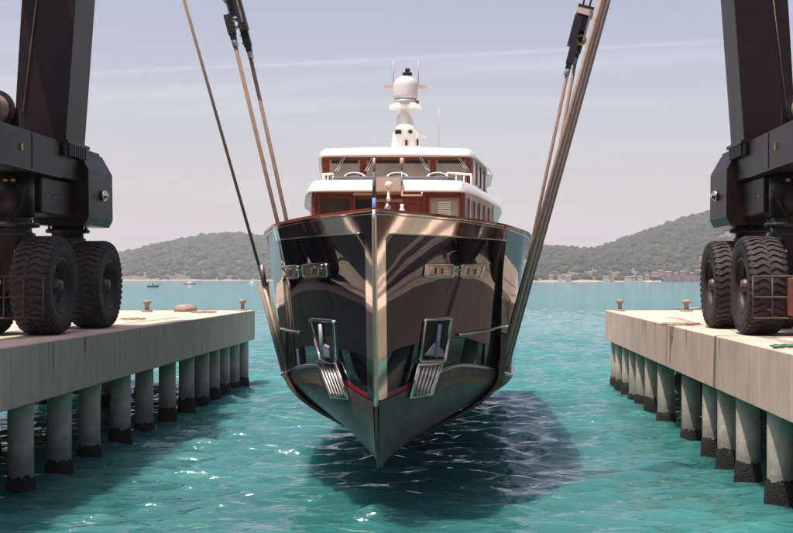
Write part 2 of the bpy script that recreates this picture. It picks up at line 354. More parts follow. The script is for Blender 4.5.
# far houses
def house(px, Y, z, wd, dp, ht, wm, label, grp):
    X = (px - VX) / F * Y
    t = thing('house', (X, Y, z), label, 'house', grp)
    b = MB(); b.box((X - wd / 2, Y - dp / 2, z - 4), (X + wd / 2, Y + dp / 2, z + ht)); b.build('wall', wm, t)
    b = MB(); o = .5; b.add([(X - wd / 2 - o, Y - dp / 2 - o, z + ht), (X + wd / 2 + o, Y - dp / 2 - o, z + ht), (X + wd / 2 + o, Y + dp / 2 + o, z + ht), (X - wd / 2 - o, Y + dp / 2 + o, z + ht), (X - wd / 3, Y, z + ht * 1.5), (X + wd / 3, Y, z + ht * 1.5)],
          [(0, 1, 5, 4), (1, 2, 5), (2, 3, 4, 5), (3, 0, 4), (3, 2, 1, 0)]); b.build('roof', tiler, t)
    k = max(1, int(wd // 4))
    for i in range(k):
        b = MB(); cx = X - wd / 2 + wd * (i + .5) / k; b.box((cx - .6, Y - dp / 2 - .1, z + ht * .45), (cx + .6, Y - dp / 2 + .05, z + ht * .45 + 1.1)); b.build('window', blackm, t)
hs = [(655, 6.5, 14), (661, 8, 12), (668, 7, 16), (676, 5.5, 10), (684, 7.5, 15), (691, 6, 12), (698, 8.5, 14), (664, 11.5, 10), (687, 11, 11), (560, 2.6, 9), (568, 2.4, 12), (606, 2.4, 12), (612, 2.4, 8), (628, 2.4, 14), (633, 2.6, 9), (640, 2.4, 11), (551, 3.6, 10), (647, 4, 9)]
desc = ['above the left end of the dark cliff', 'just right of the leftmost cliff house', 'with a wide front above the cliff', 'small, mid cliff top', 'wide, mid cliff top', 'small, right of the wide mid cliff house', 'last on the cliff top beside the lift tyre', 'higher up, behind the left cliff houses', 'higher up, behind the mid cliff houses', 'at the waterline, second from the slings', 'at the waterline, third from the slings', 'wider of the two by the water under the hill saddle', 'narrow, by the water under the hill saddle', 'widest of three at the waterline left of the cliff', 'middle of three at the waterline left of the cliff', 'right one of three at the waterline left of the cliff', 'nearest the right slings on the shore', 'at the foot of the cliff left end']
for i, (px, zpx, wd) in enumerate(hs):
    Y = 1600 if zpx < 3 else (1665 if zpx < 10 else 1700)
    pale = i in (3, 9, 11, 13, 15)
    z = float(CAMZ + zpx / F * Y - 4.0); z = max(z, 1.0)
    house(px, Y, z, wd * .62, 8, 2.5, stuccow if pale else stucco, ('tiny pale ' if pale else 'tiny sandy ') + 'tiled house ' + desc[i], 'houses on the far right shore')
# small far boats
def small_boat(px, Y, ln, hm, label, cabin):
    X = (px - VX) / F * Y; t = thing('small_boat', (X, Y, 0), label, 'boat', 'small boats on the bay')
    b = MB(); rs = []
    for u, wd, zz in ((-.5, .75, .8), (-.2, 1, .75), (.2, .9, .85), (.42, .5, 1.0), (.5, .05, 1.15)):
        x = X + u * ln; wh = wd * ln * .16; rs.append([(x, Y - wh, zz), (x, Y - wh * .6, -.2), (x, Y + wh * .6, -.2), (x, Y + wh, zz)])
    b.rings(rs, caps=True); b.build('hull', hm, t)
    if cabin:
        b = MB(); b.box((X - ln * .2, Y - ln * .09, .75), (X + ln * .12, Y + ln * .09, 1.9), 0.1); b.build('cabin', white, t)
    else:
        b = MB(); b.lathe([(.05, .8), (.28, .9), (.3, 1.5), (.12, 1.7), (.14, 2.0), (.02, 2.15)], (X, Y, 0), n=8); b.build('helm_console', blackm, t)
small_boat(153, 640, 6.0, blackm, 'small dark open boat on the bay, leftmost', False)
small_boat(190, 900, 9.0, mat('orange boat', (0.5, .12, .07), .4), 'small orange boat with white cabin off the headland', True)
small_boat(252, 1000, 7, white, 'small white cabin boat beside the left sling', True)
# ------------------------------------------------------------------ piers
DZ = 3.37; PEND = 55.7; XL = -9.93; XR = 6.40
def pier(side, label):
    xi = XL if side < 0 else XR; s = side
    t = thing('concrete_pier', (xi + s * 3.5, 30, DZ), label, 'pier')
    xo = xi + s * 7.0; y0 = 5.0
    b = MB(); a, c = sorted((xi + s * 0.02, xo)); b.box((a, y0, DZ - 0.45), (c, PEND, DZ), 0.0); b.build('deck', deckc, t)
    joints = [y0, 26.0, 44.6, PEND] if side < 0 else [y0, 26.2, 38.0, PEND]
    for i in range(3):
        b = MB(); ya, yb = joints[i] + 0.025, joints[i + 1] - 0.025
        a, c = sorted((xi - s * 0.04, xi + s * 0.42)); b.box((a, ya, DZ - 1.35), (c, yb, DZ + 0.012), 0.02); b.build('edge_beam', fascia, t)
        a, c = sorted((xo + s * 0.04, xo - s * 0.42)); b = MB(); b.box((a, ya, DZ - 1.35), (c, yb, DZ + 0.012), 0.02); b.build('edge_beam', fascia, t)
    a, c = sorted((xi + s * 0.44, xo - s * 0.44)); b = MB(); b.box((a, PEND - 0.45, DZ - 1.35), (c, PEND, DZ - 0.46)); b.build('end_beam', fascia, t)
    ys = [27.5, 30.1, 32.5, 35.4, 38, 40.9, 43.7, 46.2, 48.2, 50.2, 52.3, 54.5] if side < 0 else [25.8, 28.8, 30.9, 33, 36.2, 40.7, 43.6, 46, 48, 50.1, 52.4, 54.1]
    ys = [8, 11.5, 15, 18.5, 22] + ([24.8] if side < 0 else []) + ys
    rows = [(xi + s * 0.32, ys), (xi + s * 3.4, [y + 0.9 for y in ys[::2]]), (xo - s * 0.35, [y + 0.3 for y in ys])]
    for X, yy in rows:
        for y in yy:
            if y > PEND - 0.35: continue
            r = 0.285 * random.uniform(0.96, 1.04)
            b = MB(); b.lathe([(r, -1.2), (r, DZ - 1.3)], (X, y, 0), n=22, caps=False); p = b.build('pile', pilec, t)
            b = MB(); hh = random.uniform(0.24, 0.52)
            b.lathe([(r * 1.16, -1.0), (r * 1.2, 0.0), (r * 1.15, hh * .6), (r * 1.03, hh), (r * .98, hh + .03)], (X, y, 0), n=22, caps=False)
            b.v = [(x + random.uniform(-.012, .012), yv + random.uniform(-.012, .012), z + (random.uniform(-.05, .05) if z > .2 else 0)) for x, yv, z in b.v]
            b.build('marine_growth', growth, p)
    for y in ([12, 19, 24, 30, 36, 42, 48, 54]):    # cross heads under the deck
        a, c = sorted((xi + s * 0.6, xo - s * 0.6)); b = MB(); b.box((a, y, DZ - 1.2), (c, y + .6, DZ - .46)); b.build('cross_beam', pilec, t)
    return t
pier(-1, 'concrete pier on the left with round piles under its edge beam')
pier(1, 'concrete pier on the right with round piles under its edge beam')
stainm = mat('deck stain', (0.20, 0.155, 0.13), 0.9, col2=(0.42, 0.33, 0.28), scale=2.5)
rustr = mat('rust run', (0.22, 0.12, 0.075), 0.9, col2=(0.36, 0.27, 0.21), scale=5)
def marks(side, seed):
    r = random.Random(seed); xi = XL if side < 0 else XR
    b = MB()
    for k in range(2):
        d = 1.25 + 1.6 * k; x = xi + side * d
        n = 60; L1, L2 = [], []
        for i in range(n + 1):
            y = 9 + 37 * i / n; wv = .10 * math.sin(i * .35 + k) + r.uniform(-.02, .02); w = .16 + r.uniform(-.07, .05)
            L1.append((x + wv - w, y, DZ + .004)); L2.append((x + wv + w, y, DZ + .004))
        b.rings([L1, L2], caps=False, closed=False)
    o = b.build('tyre_track', stainm); o['kind'] = 'structure'
    b = MB()
    for k in range(16):
        y = r.uniform(26, 54); w = r.uniform(.015, .05); h = r.uniform(.2, .9); x = xi - side * .044; z1 = DZ - .03
        b.add([(x, y - w, z1), (x, y + w, z1), (x, y + w * .3, z1 - h), (x, y - w * .4, z1 - h)], [(0, 1, 2, 3)])
    o = b.build('rust_stain', rustr); o['kind'] = 'structure'
marks(-1, 4); marks(1, 5)
# unseen quay under the camera, invented for the hull to reflect
b = MB(); b.box((-160, -150, -2), (160, 4.96, DZ - 0.004)); o = b.build('unseen_quay', asph); o['kind'] = 'structure'
b = MB(); b.box((-160, 0.5, DZ - .02), (160, 4.97, DZ + .001)); o = b.build('unseen_apron', deckc); o['kind'] = 'structure'  # pale strip added for a beige arc in the hull reflections
# ------------------------------------------------------------------ bollards, ropes and blocks on the deck
def bollard(px, Y, label, sc=1.0):
    X = (px - VX) / F * Y
    t = thing('bollard', (X, Y, DZ), label, 'bollard', 'bollards on the piers')
    b = MB(); b.lathe([(.24 * sc, 0), (.25 * sc, .05), (.2 * sc, .07)], (X, Y, DZ + .004), n=20); b.build('base_plate', bollm, t)
    b = MB(); b.lathe([(.10 * sc, .06), (.095 * sc, .30), (.12 * sc, .36)], (X, Y, DZ), n=20); b.build('post', bollm, t)
    b = MB(); b.lathe([(.12 * sc, .35), (.19 * sc, .40), (.2 * sc, .46), (.14 * sc, .52), (.02, .54)], (X, Y, DZ), n=20); b.build('cap', bollm, t)
bollard(147, 53.2, 'mushroom bollard on the left pier beside the lift tyre', 1.0)
bollard(242.5, 54.9, 'mushroom bollard at the far inner corner of the left pier', .85)
bollard(620, 54.6, 'mushroom bollard at the far inner corner of the right pier', 0.95)
bollard(686.5, 54.0, 'rope-wrapped mushroom bollard on the right pier near the tyres', 1.15)
def coil(px, py, r, turns, m, label, seed, name='rope_coil'):
    Y = (CAMZ - DZ) * F / (py - VY); X = (px - VX) / F * Y; rr = random.Random(seed); pts = []
    for i in range(int(turns * 18)):
        a = i / 18 * 2 * math.pi; q = r * (0.45 + 0.55 * rr.random()) ; pts.append((X + q * math.cos(a) * 1.3, Y + q * math.sin(a), DZ + .04 + .012 * (i / 18) + .02 * rr.random()))
    b = MB(); b.tube(pts, 0.022, 6); o = b.build(name, m, org=V(X, Y, DZ)); tag(o, label, 'rope', 'ropes lying on the piers')
coil(204, 313.5, .42, 4, ropem, 'tan rope heap by the joint of the left pier', 1)
coil(133, 320.5, .35, 3, ropem, 'tan rope lying beside the left rear tyre', 2)
coil(690, 309.8, .6, 4, ropem, 'tan rope round the base of the bollard on the right pier', 3)
coil(681, 326, .5, 4, ropem, 'loose tan rope ahead of the right tyres', 4)
coil(786, 349, .28, 3, ropeg, 'green rope coil at the right pier edge', 5)
b = MB(); p = at(185.5, 311, 53.5); b.lathe([(.5, 0), (.52, .1), (.42, .26), (.2, .32), (0.02, .33)], (p.x, 53.5, DZ + .012), n=20)
o = b.build('mooring_block', bollm, org=V(p.x, 53.5, DZ)); tag(o, 'low rounded concrete mooring block at the end of the left pier', 'block')
# ------------------------------------------------------------------ the yacht
XC = -1.76; Y0 = 22.5
yacht = thing('motor_yacht', (XC, 36, 1.19), 'black motor yacht with polished steel bow hanging in slings between the piers', 'yacht')
_st = smooth_tab([1.0, 1.19, 1.6, 2.5, 6.13, 6.4], [23.75, 23.5, 23.22, 22.96, 22.50, 22.47])
_bs = smooth_tab([0, .5, 1.1, 2.0, 3.0, 4.3, 6.8, 9, 14, 22, 28], [.04, .42, .85, 1.45, 1.98, 2.55, 3.2, 3.42, 3.5, 3.4, 3.1])
_zs = smooth_tab([0, 2, 4.3, 6.8, 10, 16, 28], [6.13, 6.09, 6.03, 5.95, 5.85, 5.7, 5.6])
_bc = smooth_tab([0, .4, 1.1, 2.1, 3.1, 4.6, 6.6, 10, 16, 28], [.03, .22, .58, 1.07, 1.52, 2.18, 2.82, 3.05, 3.1, 2.8])
_zc = smooth_tab([0, .5, 1.1, 2.1, 3.1, 4.6, 6.6, 10, 28], [2.50, 2.55, 2.66, 2.90, 3.0, 2.82, 2.46, 2.32, 2.3])
_zk = smooth_tab([0, .5, 2, 28], [1.16, 1.05, 1.05, 1.2])
_st0 = [1.0]
def st(z): return _st(z)
def top_pt(u, t, side, off=0.0):
    z = _zc(u) + (_zs(u) - _zc(u)) * t
    g = 0.42 * t + 0.58 * t ** 1.9                     # concave flare
    # the bulwark stands a little steeper than the flare below it
    b = _bc(u) + (_bs(u) - _bc(u)) * g
    return V(XC + side * (b + off), u + st(z), z)
def bot_pt(u, s, side, off=0.0):
    zc, zk = _zc(u), _zk(u); z = zc + (zk - zc) * s
    e = interp(u, [0, .6, 1.5, 3.5, 6, 9, 28], [1.3, 1.9, 2.8, 2.6, 1.6, 1.6, 2.0])
    b = _bc(u) * (1 - s ** e) * (1 - .0 * s) + 0.03
    return V(XC + side * (b + off), u + st(z), z)
US = np.concatenate([np.linspace(0, 1, 14) ** 1.5 * 1.5, np.linspace(1.5, 10, 48)[1:], np.linspace(10, 28, 26)[1:]])
def sheet(fn, us, ts, sides=(-1, 1), name='hull', m=hullp, parent=yacht, close_stern=False, off=0.0):
    b = MB()
    for sd in sides:
        g = [[fn(u, t, sd, off) for t in ts] for u in us]; b.rings(g, caps=False, closed=False, smooth=True)
    if close_stern:
        u = us[-1]; l = [fn(u, t, -1) for t in ts]; r = [fn(u, t, 1) for t in ts]; n = len(ts)
        b.add(l + r, [(i, i + 1, n + i + 1, n + i) for i in range(n - 1)])
    return b.build(name, m, parent)
hull = sheet(top_pt, US, np.linspace(0, 1, 34), close_stern=True)
b = MB(); b.tube([V(XC, u + st(_zk(u)) , _zk(u) + .005) for u in US], .04, flat=(.034, .012, V(1, 0, 0))); b.tube([V(XC, st(z) - 0.0, z) for z in np.linspace(2.55, _zk(0), 14)], .034, 10); b.build('keel', antif, yacht)
bottom = sheet(bot_pt, US, np.linspace(0, 1, 20), name='hull_bottom', m=antif, close_stern=True)
# ray through a photo pixel to the hull: a way to measure where fittings sit on it
def bvh(objs):
    vs, fs = [], []
    for o in objs:
        n = len(vs); org = Vector(o['_org']); vs += [v.co + org for v in o.data.vertices]; fs += [tuple(i + n for i in p.vertices) for p in o.data.polygons]
    return BVHTree.FromPolygons(vs, fs)
HB = bvh([hull]); HA = bvh([hull, bottom])
def hit(px, py, tree=None, out=0.0):
    o = V(0, 0, CAMZ); d = V((px - VX) / F, 1, -(py - VY) / F).normalized()
    r = (tree or HB).ray_cast(o, d)
    if r[0] is None: return None
    n = r[1]; n = n if n.dot(d) < 0 else -n
    return r[0] + n * out
def hits(pts, tree=None, out=0.0, sub=6, closed=True):
    res = []; m = len(pts)
    for i in range(m if closed else m - 1):
        a, b_ = pts[i], pts[(i + 1) % m]
        for k in range(sub):
            q = hit(a[0] + (b_[0] - a[0]) * k / sub, a[1] + (b_[1] - a[1]) * k / sub, tree, out)
            if q is not None: res.append(q)
    if not closed:
        q = hit(*pts[-1], tree, out)
        if q is not None: res.append(q)
    return res
def rrect(pts, r):   # rounded polygon in pixel space
    out = []; n = len(pts)
    for i in range(n):
        p, a, c = np.array(pts[i], float), np.array(pts[i - 1], float), np.array(pts[(i + 1) % n], float)
        da = (a - p) / np.linalg.norm(a - p); dc = (c - p) / np.linalg.norm(c - p)
        for k in range(6):
            t = k / 5; out.append(tuple((1 - t) ** 2 * (p + da * r) + 2 * t * (1 - t) * p + t * t * (p + dc * r)))
    return out
# polished steel: stem plate and band along the bulwark
ZB = 5.72; BW = 0.19
def solve_t(u, z): return (z - _zc(u)) / (_zs(u) - _zc(u))
def solve_u(bb, z):
    lo, hi = 0.0, 6.0
    for _ in range(40):
        mid = (lo + hi) / 2; p = top_pt(mid, min(max(solve_t(mid, z), 0), 1), 1)
        if p.x - XC < bb: lo = mid
        else: hi = mid
    return lo
b = MB()
for sd in (-1, 1):
    def pt(bb, z, o=0.006):
        if bb <= 0.041: u = 0.0
        else: u = solve_u(bb, z)
        p = top_pt(u, min(max(solve_t(u, z), 0), 1), sd, o); p.y -= o; return p
    zs_ = [2.53 + (ZB - 2.53) * i / 30 for i in range(31)]
    g = [[pt(0.03 + (BW - 0.03) * j / 5, z) for j in range(6)] for z in zs_]; b.rings(g, caps=False, closed=False, smooth=True)
    us_ = [0.0] + list(np.linspace(0.05, 4.75, 60))
    g = []
    for u in us_:
        zt = _zs(u); g.append([(lambda q: V(q.x, q.y - .006, q.z))(top_pt(u, solve_t(u, ZB + (zt - ZB) * j / 6), sd, .006)) for j in range(7)])
    b.rings(g, caps=False, closed=False, smooth=True)
    fr = 0.13; arc = [(BW + fr - fr * math.cos(a), ZB - fr + fr * math.sin(a)) for a in np.linspace(0, math.pi / 2, 9)]
    ctr = pt(BW, ZB); fan = [pt(x, z) for x, z in arc]; b.add([ctr] + fan, [(0, i, i + 1) for i in range(1, 9)], True)
b.build('stem_plate', steel, yacht)
b = MB(); b.tube([V(XC, st(z) - 0.02, z) for z in np.linspace(2.42, 6.15, 20)], 0.05, 10); b.build('stem_bar', barm, yacht)
b = MB()
for sd in (-1, 1):
    b.tube([(lambda q: V(q.x, q.y, q.z))(top_pt(u, solve_t(u, ZB), sd, .012)) for u in np.linspace(.38, 4.75, 40)], 0.013, 6)
b.build('bulwark_moulding', chrome, yacht)
b = MB()
for sd in (-1, 1): b.tube([top_pt(u, 1.0, sd, -0.03) + V(0, 0, .02) for u in US], 0.055, 8, flat=(0.085, 0.028, V(sd, -.6, 0)))
b.build('cap_rail', teak, yacht)
b = MB()
for sd in (-1, 1): b.tube([top_pt(u, 0.985, sd, 0.012) for u in US], 0.014, 6)
b.build('sheer_trim', chrome, yacht)
# inside of the bulwark and the deck
b = MB(); g = [[top_pt(u, 0.70, -1, -.12), top_pt(u, 0.70, 1, -.12)] for u in US[3:]]
b.rings(g, caps=False, closed=False); b.build('deck', tan, yacht)
b = MB()
for sd in (-1, 1): b.rings([[top_pt(u, t, sd, -.10) for t in (0.68, 1.0)] for u in US[3:]], caps=False, closed=False, smooth=True)
b.build('bulwark_lining', white, yacht)
# red boot stripe just above the paint line near the stem
sheet(top_pt, np.linspace(0.0, 1.35, 16), [0.0, 0.012, 0.024, .032], name='boot_stripe', m=redp, off=0.007)
# chine rail
b = MB()
for sd in (-1, 1): b.tube([top_pt(u, 0.0, sd, 0.02) for u in np.linspace(1.9, 12, 60)], 0.045, 8)
b.build('chine_rail', chrome, yacht)
sheet(bot_pt, np.linspace(2.2, 8.5, 40), [0.13, 0.17, 0.21], name='bronze_stripe', m=bronze, off=0.006)
# fairleads: two chrome framed openings each side
def frame(parent, poly, rt, name='fairlead', inner=blackm, r=3.0, sub=2, m=chrome, depth=0.012):
    P = rrect(poly, r); ring = hits(P, out=depth, sub=sub)
    b = MB(); b.tube(ring, rt, 8, closed=True); o = b.build(name, m, parent)
    ins = hits(P, out=0.008, sub=sub); c = sum(ins, Vector()) / len(ins)
    cpx = (sum(p[0] for p in P) / len(P), sum(p[1] for p in P) / len(P)); c = hit(*cpx, out=0.008)
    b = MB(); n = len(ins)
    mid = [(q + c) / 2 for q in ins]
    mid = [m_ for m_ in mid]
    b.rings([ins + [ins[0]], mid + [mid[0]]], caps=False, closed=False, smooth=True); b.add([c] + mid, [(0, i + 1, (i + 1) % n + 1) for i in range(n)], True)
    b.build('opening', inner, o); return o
mirr = mat('fairlead steel lining', (0.45, 0.38, 0.34), 0.22, 1.0, col2=(0.10, 0.07, 0.06), scale=2.8)
for poly in ([(425, 264.5), (453, 264.5), (452, 277.5), (423.5, 276.5)], [(461, 265), (484.5, 264.5), (479.5, 277.5), (460, 277.5)],
             [(302.5, 265), (327, 263.5), (328, 276), (304, 277.5)], [(282, 266.5), (298.5, 265.5), (299.5, 277.5), (286.5, 278)]):
    o = frame(yacht, poly, 0.026, inner=mirr, r=2.6)
    cx = sum(p[0] for p in poly) / 4; cy = sum(p[1] for p in poly) / 4
    b = MB(); b.tube(hits([(cx - 3, cy + 3), (cx - 2, cy - 3)], out=.03, closed=False), .018, 8); b.build('roller', chrome, o)
    b = MB(); b.tube(hits([(cx + 4, cy + 3.5), (cx + 4.5, cy - 2)], out=.03, closed=False), .018, 8); b.build('roller', chrome, o)
b = MB(); b.tube(hits([(453, 268), (456, 271), (461, 269)], out=.015, closed=False), .016, 6); b.build('fairlead_link', chrome, yacht)
b = MB(); b.tube(hits([(298.5, 270), (302.5, 270)], out=.015, closed=False), .016, 6); b.build('fairlead_link', chrome, yacht)
# anchor pockets: framed recess, anchor, ribbed chafe plate folded over the chine
def pocket(poly, plate_top, plate_bot, anc):
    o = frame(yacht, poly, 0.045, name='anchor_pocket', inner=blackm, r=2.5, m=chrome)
    A = hits(anc, out=.05, sub=3); c = sum(A, Vector()) / len(A)
    b = MB(); n = len(A); B = [q + V(0, -.10, 0) * .8 + (c - q) * .25 for q in A]
    b.rings([A, B], caps=True); b.build('anchor', anchorm, o)
    cx = (anc[0][0] + anc[1][0]) / 2; cy = anc[0][1]
    b = MB(); top = hit((poly[0][0] + poly[1][0]) / 2, poly[0][1] + 4, out=.05); b.tube([top, hit(cx, cy + 2, out=.09)], .05, 8); b.build('anchor_shank', mat_anch, o)
    # plate
    (ax, ay), (bx, by) = plate_top; (cx_, cy_), (dx, dy) = plate_bot
    nrm = V(0.0, -1, -0.3).normalized(); K = 6
    def q(fx, fy): 
        px = (ax + (bx - ax) * fx) * (1 - fy) + (cx_ + (dx - cx_) * fx) * fy; py = (ay + (by - ay) * fx) * (1 - fy) + (cy_ + (dy - cy_) * fx) * fy
        h = hit(px, py, HA, 0.03); return h
    g = [[q(i / 8, j / 8) for i in range(9)] for j in range(9)]
    # keep the plate flat-ish: blend to bilinear of its corners
    c00, c10, c01, c11 = g[0][0], g[0][8], g[8][0], g[8][8]
    def bl(fx, fy, lift): return (c00 * (1 - fx) + c10 * fx) * (1 - fy) + (c01 * (1 - fx) + c11 * fx) * fy + nrm * lift
    def mixp(fx, fy, lift):
        i, j = min(8, int(round(fx * 8))), min(8, int(round(fy * 8))); return bl(fx, fy, lift)
    b = MB(); b.add([bl(0, 0, .05), bl(1, 0, .05), bl(1, 1, .05), bl(0, 1, .05), bl(0, 0, -.15), bl(1, 0, -.15), bl(1, 1, -.15), bl(0, 1, -.15)], [(0, 1, 2, 3), (4, 7, 6, 5), (0, 4, 5, 1), (1, 5, 6, 2), (2, 6, 7, 3), (3, 7, 4, 0)])
    pl = b.build('chafe_plate', ribd, yacht)
    for k in range(K):
        fx = (k + .5) / K; b = MB(); b.tube([bl(fx, 0.02, .07), bl(fx, .3, .085), bl(fx, .9, .085), bl(fx, .94, .06)], .028, 8); b.build('rib', chrome, pl)
    b = MB(); b.tube([bl(0, 0, .06), bl(0, 1, .06), bl(1, 1, .06), bl(1, 0, .06)], .038, 8, closed=True); b.build('plate_rim', chrome, pl)
mat_anch = anchorm
ribd = mat('chafe plate steel', (0.30, 0.27, 0.25), 0.3, 0.9, var=0.4, scale=6)
pocket([(311, 319.5), (334.5, 321), (337, 366), (321, 361)], [(319, 361), (338, 363)], [(333, 395.5), (350, 397)], [(321, 357), (333, 358), (332, 346), (327, 343)])
pocket([(424.5, 319.5), (450.5, 318), (444, 361), (419, 361)], [(417, 364), (441, 362)], [(409, 396), (430, 393.5)], [(422, 355), (442, 357), (441, 350), (432, 342)])
# rubbing bars
for a in ([(271, 326.5), (285, 330), (301.5, 332.5)], [(457, 334.5), (485, 331), (509, 325.5)]):
    b = MB(); b.tube(hits(a, out=.03, sub=8, closed=False), .033, 8); b.build('rubbing_bar', chrome, yacht)
# depth marks on the forefoot
for k in range(9):
    for sd, cx, dx in ((1, 425, -6.2), (-1, 338, 4.2)):
        if sd < 0 and k > 3: continue
        q = hit(cx + dx * k * .8 + (6 if sd > 0 else -2), 386 + k * 6.2, bvh([bottom]) if k == 0 and sd > 0 else HA, .004)
        if q is None: continue
        b = MB(); b.obox(q, (.018, 0, 0), (0, .006, 0), (0, 0, .006)); b.build('draught_mark', greyl, yacht)
# ---- superstructure
def plan_ring(pl, z, inset=0.0, arch=0.0, x0=XC):
    # pl: half plan [(halfwidth, Y)...] from front centre to stern
    R_ = [(max(hw - (inset if hw > .9 * pl[-1][0] or Y > pl[0][1] + .05 else 0), 0), Y + inset * max(0.0, 1 - (Y - pl[0][1]) / .8)) for i, (hw, Y) in enumerate(pl)]
    hmax = max(p[0] for p in R_)
    ri = [V(x0 + hw, Y, z - arch * (hw / hmax) ** 2) for hw, Y in R_]; le = [V(x0 - hw, Y, z - arch * (hw / hmax) ** 2) for hw, Y in R_[::-1]]
    return le + ri
def roof(name, pl, z0, z1, m, parent, arch=.06):
    # half plan must start off-centre; the front centre line is filled by extra points
    b = MB(); d = (z1 - z0)
    front = [(hw, pl[0][1]) for hw in np.linspace(0.01, pl[0][0], 8)[:-1]]; P = front + pl
    rs = [plan_ring(P, z0, .22), plan_ring(P, z0, 0.02, arch * .6), plan_ring(P, z0 + d * .04, 0.0, arch * .7), plan_ring(P, z0 + d * .10, 0.0, arch * .7), plan_ring(P, z0 + d * .86, 0.3 * d, arch), plan_ring(P, z0 + d * .96, 0.42 * d, arch), plan_ring(P, z1, .7 * d, arch), plan_ring(P, z1 + .03, .7 * d + .4, arch)]
    b.rings(rs, caps=True, smooth=True)
    return b.build(name, m, parent)
def curve_plan(pts, n=5):
    out = []
    for i in range(len(pts) - 1): out.append(pts[i])
    out.append(pts[-1]); return out
lower_plan = [(1.62, 26.62), (2.40, 32.0), (2.55, 40.0)]
b = MB(); b.rings([plan_ring(lower_plan, 5.0), plan_ring(lower_plan, 6.775)], caps=True); deckhouse = b.build('deckhouse', teak, yacht)
brow_pl = [(1.45, 26.30), (1.62, 26.34), (1.74, 26.50), (1.84, 26.85), (1.98, 27.6), (2.25, 29.5), (2.50, 31.2), (2.66, 32.6), (2.74, 34.5), (2.76, 41)]
roof('lower_roof', brow_pl, 6.77, 7.04, white, yacht, arch=.05)
up_plan = [(1.84, 29.72), (2.30, 34.3), (2.35, 38.5)]
b = MB(); b.rings([plan_ring(up_plan, 7.0), plan_ring(up_plan, 7.90)], caps=True); wheelhouse = b.build('wheelhouse', teak, yacht)
ubrow = [(1.55, 29.30), (1.75, 29.34), (1.88, 29.5), (1.97, 29.9), (2.12, 31.2), (2.36, 33.2), (2.48, 34.6), (2.5, 39)]
roof('upper_roof', ubrow, 7.87, 8.07, white, yacht, arch=.05)
# front windows (photo pixels at the wall's own depth)
def fwin(x0, x1, y0, y1, Y, m, parent, fr=0.035, name='window'):
    a = at(x0, y0, Y); c = at(x1, y1, Y); z0, z1 = sorted((a.z, c.z))
    b = MB(); b.box((a.x, Y - .012, z0), (c.x, Y + .05, z1)); o = b.build(name, m, parent)
    b = MB(); e = fr
    for A, B in (((a.x - e, z0 - e), (c.x + e, z0)), ((a.x - e, z1), (c.x + e, z1 + e)), ((a.x - e, z0), (a.x, z1)), ((c.x, z0), (c.x + e, z1))):
        b.box((A[0], Y - .035, A[1]), (B[0], Y + .02, B[1]))
    return o, b
yl = 26.62
for x0, x1, m in ((320.5, 350, glassd), (429.5, 459.5, glassb)):
    o, b = fwin(x0, x1, 198, 232, yl, m, deckhouse); 
    MB.build(b, 'window_frame', teak, yacht)
for x0, x1 in ((431, 437.2), (451.2, 457.5)):
    a = at(x0, 201, yl - .03); c = at(x1, 230, yl - .03); b = MB(); b.box((a.x, yl - .022, c.z), (c.x, yl - .015, a.z)); b.build('curtain', curt, deckhouse)
for k in range(9):
    a = at(437.8, 201.5 + k * 2.1, yl - .04); c = at(451, 203 + k * 2.1, yl - .04); b = MB(); b.box((a.x, yl - .034, c.z), (c.x, yl - .018, a.z)); b.build('louvre', white, deckhouse)
a = at(355, 195.5, yl); c = at(424, 236, yl)
b = MB(); b.box((a.x, yl - .016, c.z), (at(372, 200, yl).x, yl - .004, at(355, 199, yl).z)); b.build('doorway', blackm, deckhouse)
b = MB(); b.box((at(353.5, 0, yl).x, yl - .06, at(0, 195.5, yl).z), (at(373, 0, yl).x, yl - .02, at(0, 192.8, yl).z)); b.build('lintel', beige, deckhouse)
for x in (313.8, 319, 354, 424.2, 463.5):
    b = MB(); a = at(x, 0, yl); b.box((a.x - .035, yl - .045, 5.0), (a.x + .035, yl - .004, 6.79)); b.build('post', teak, deckhouse)
b = MB(); b.box((at(377, 0, yl).x, yl - .10, at(0, 192, yl).z + .0), (at(403, 0, yl).x, yl - .40, at(0, 179, yl).z)); b.build('equipment_panel', beige, yacht)
for y in (193.5, 201):
    b = MB(); b.box((at(377.5, 0, yl).x, yl - .16, at(0, y + 1.5, yl).z), (at(403, 0, yl).x, yl - .09, at(0, y - 1.2, yl).z)); b.build('slat', tan, yacht)
p = at(388.5, 185, 26.0); b = MB(); b.lathe([(.02, -.02), (.07, 0), (.085, .1), (.06, .2), (.01, .24)], (p.x, 25.95, p.z), axis='Y', n=20); lamp = b.build('search_light', white, yacht)
b = MB(); b.lathe([(.035, -.36), (.05, -.3), (.03, -.25), (.03, -.1)], (p.x, 26.0, p.z), n=12); b.build('lamp_post', white, lamp)
b = MB(); p = at(387.5, 208, 26.2); b.lathe([(.09, -.3), (.09, 0), (.03, .12)], (p.x, 26.2, p.z), n=16); b.build('capstan', chrome, yacht)
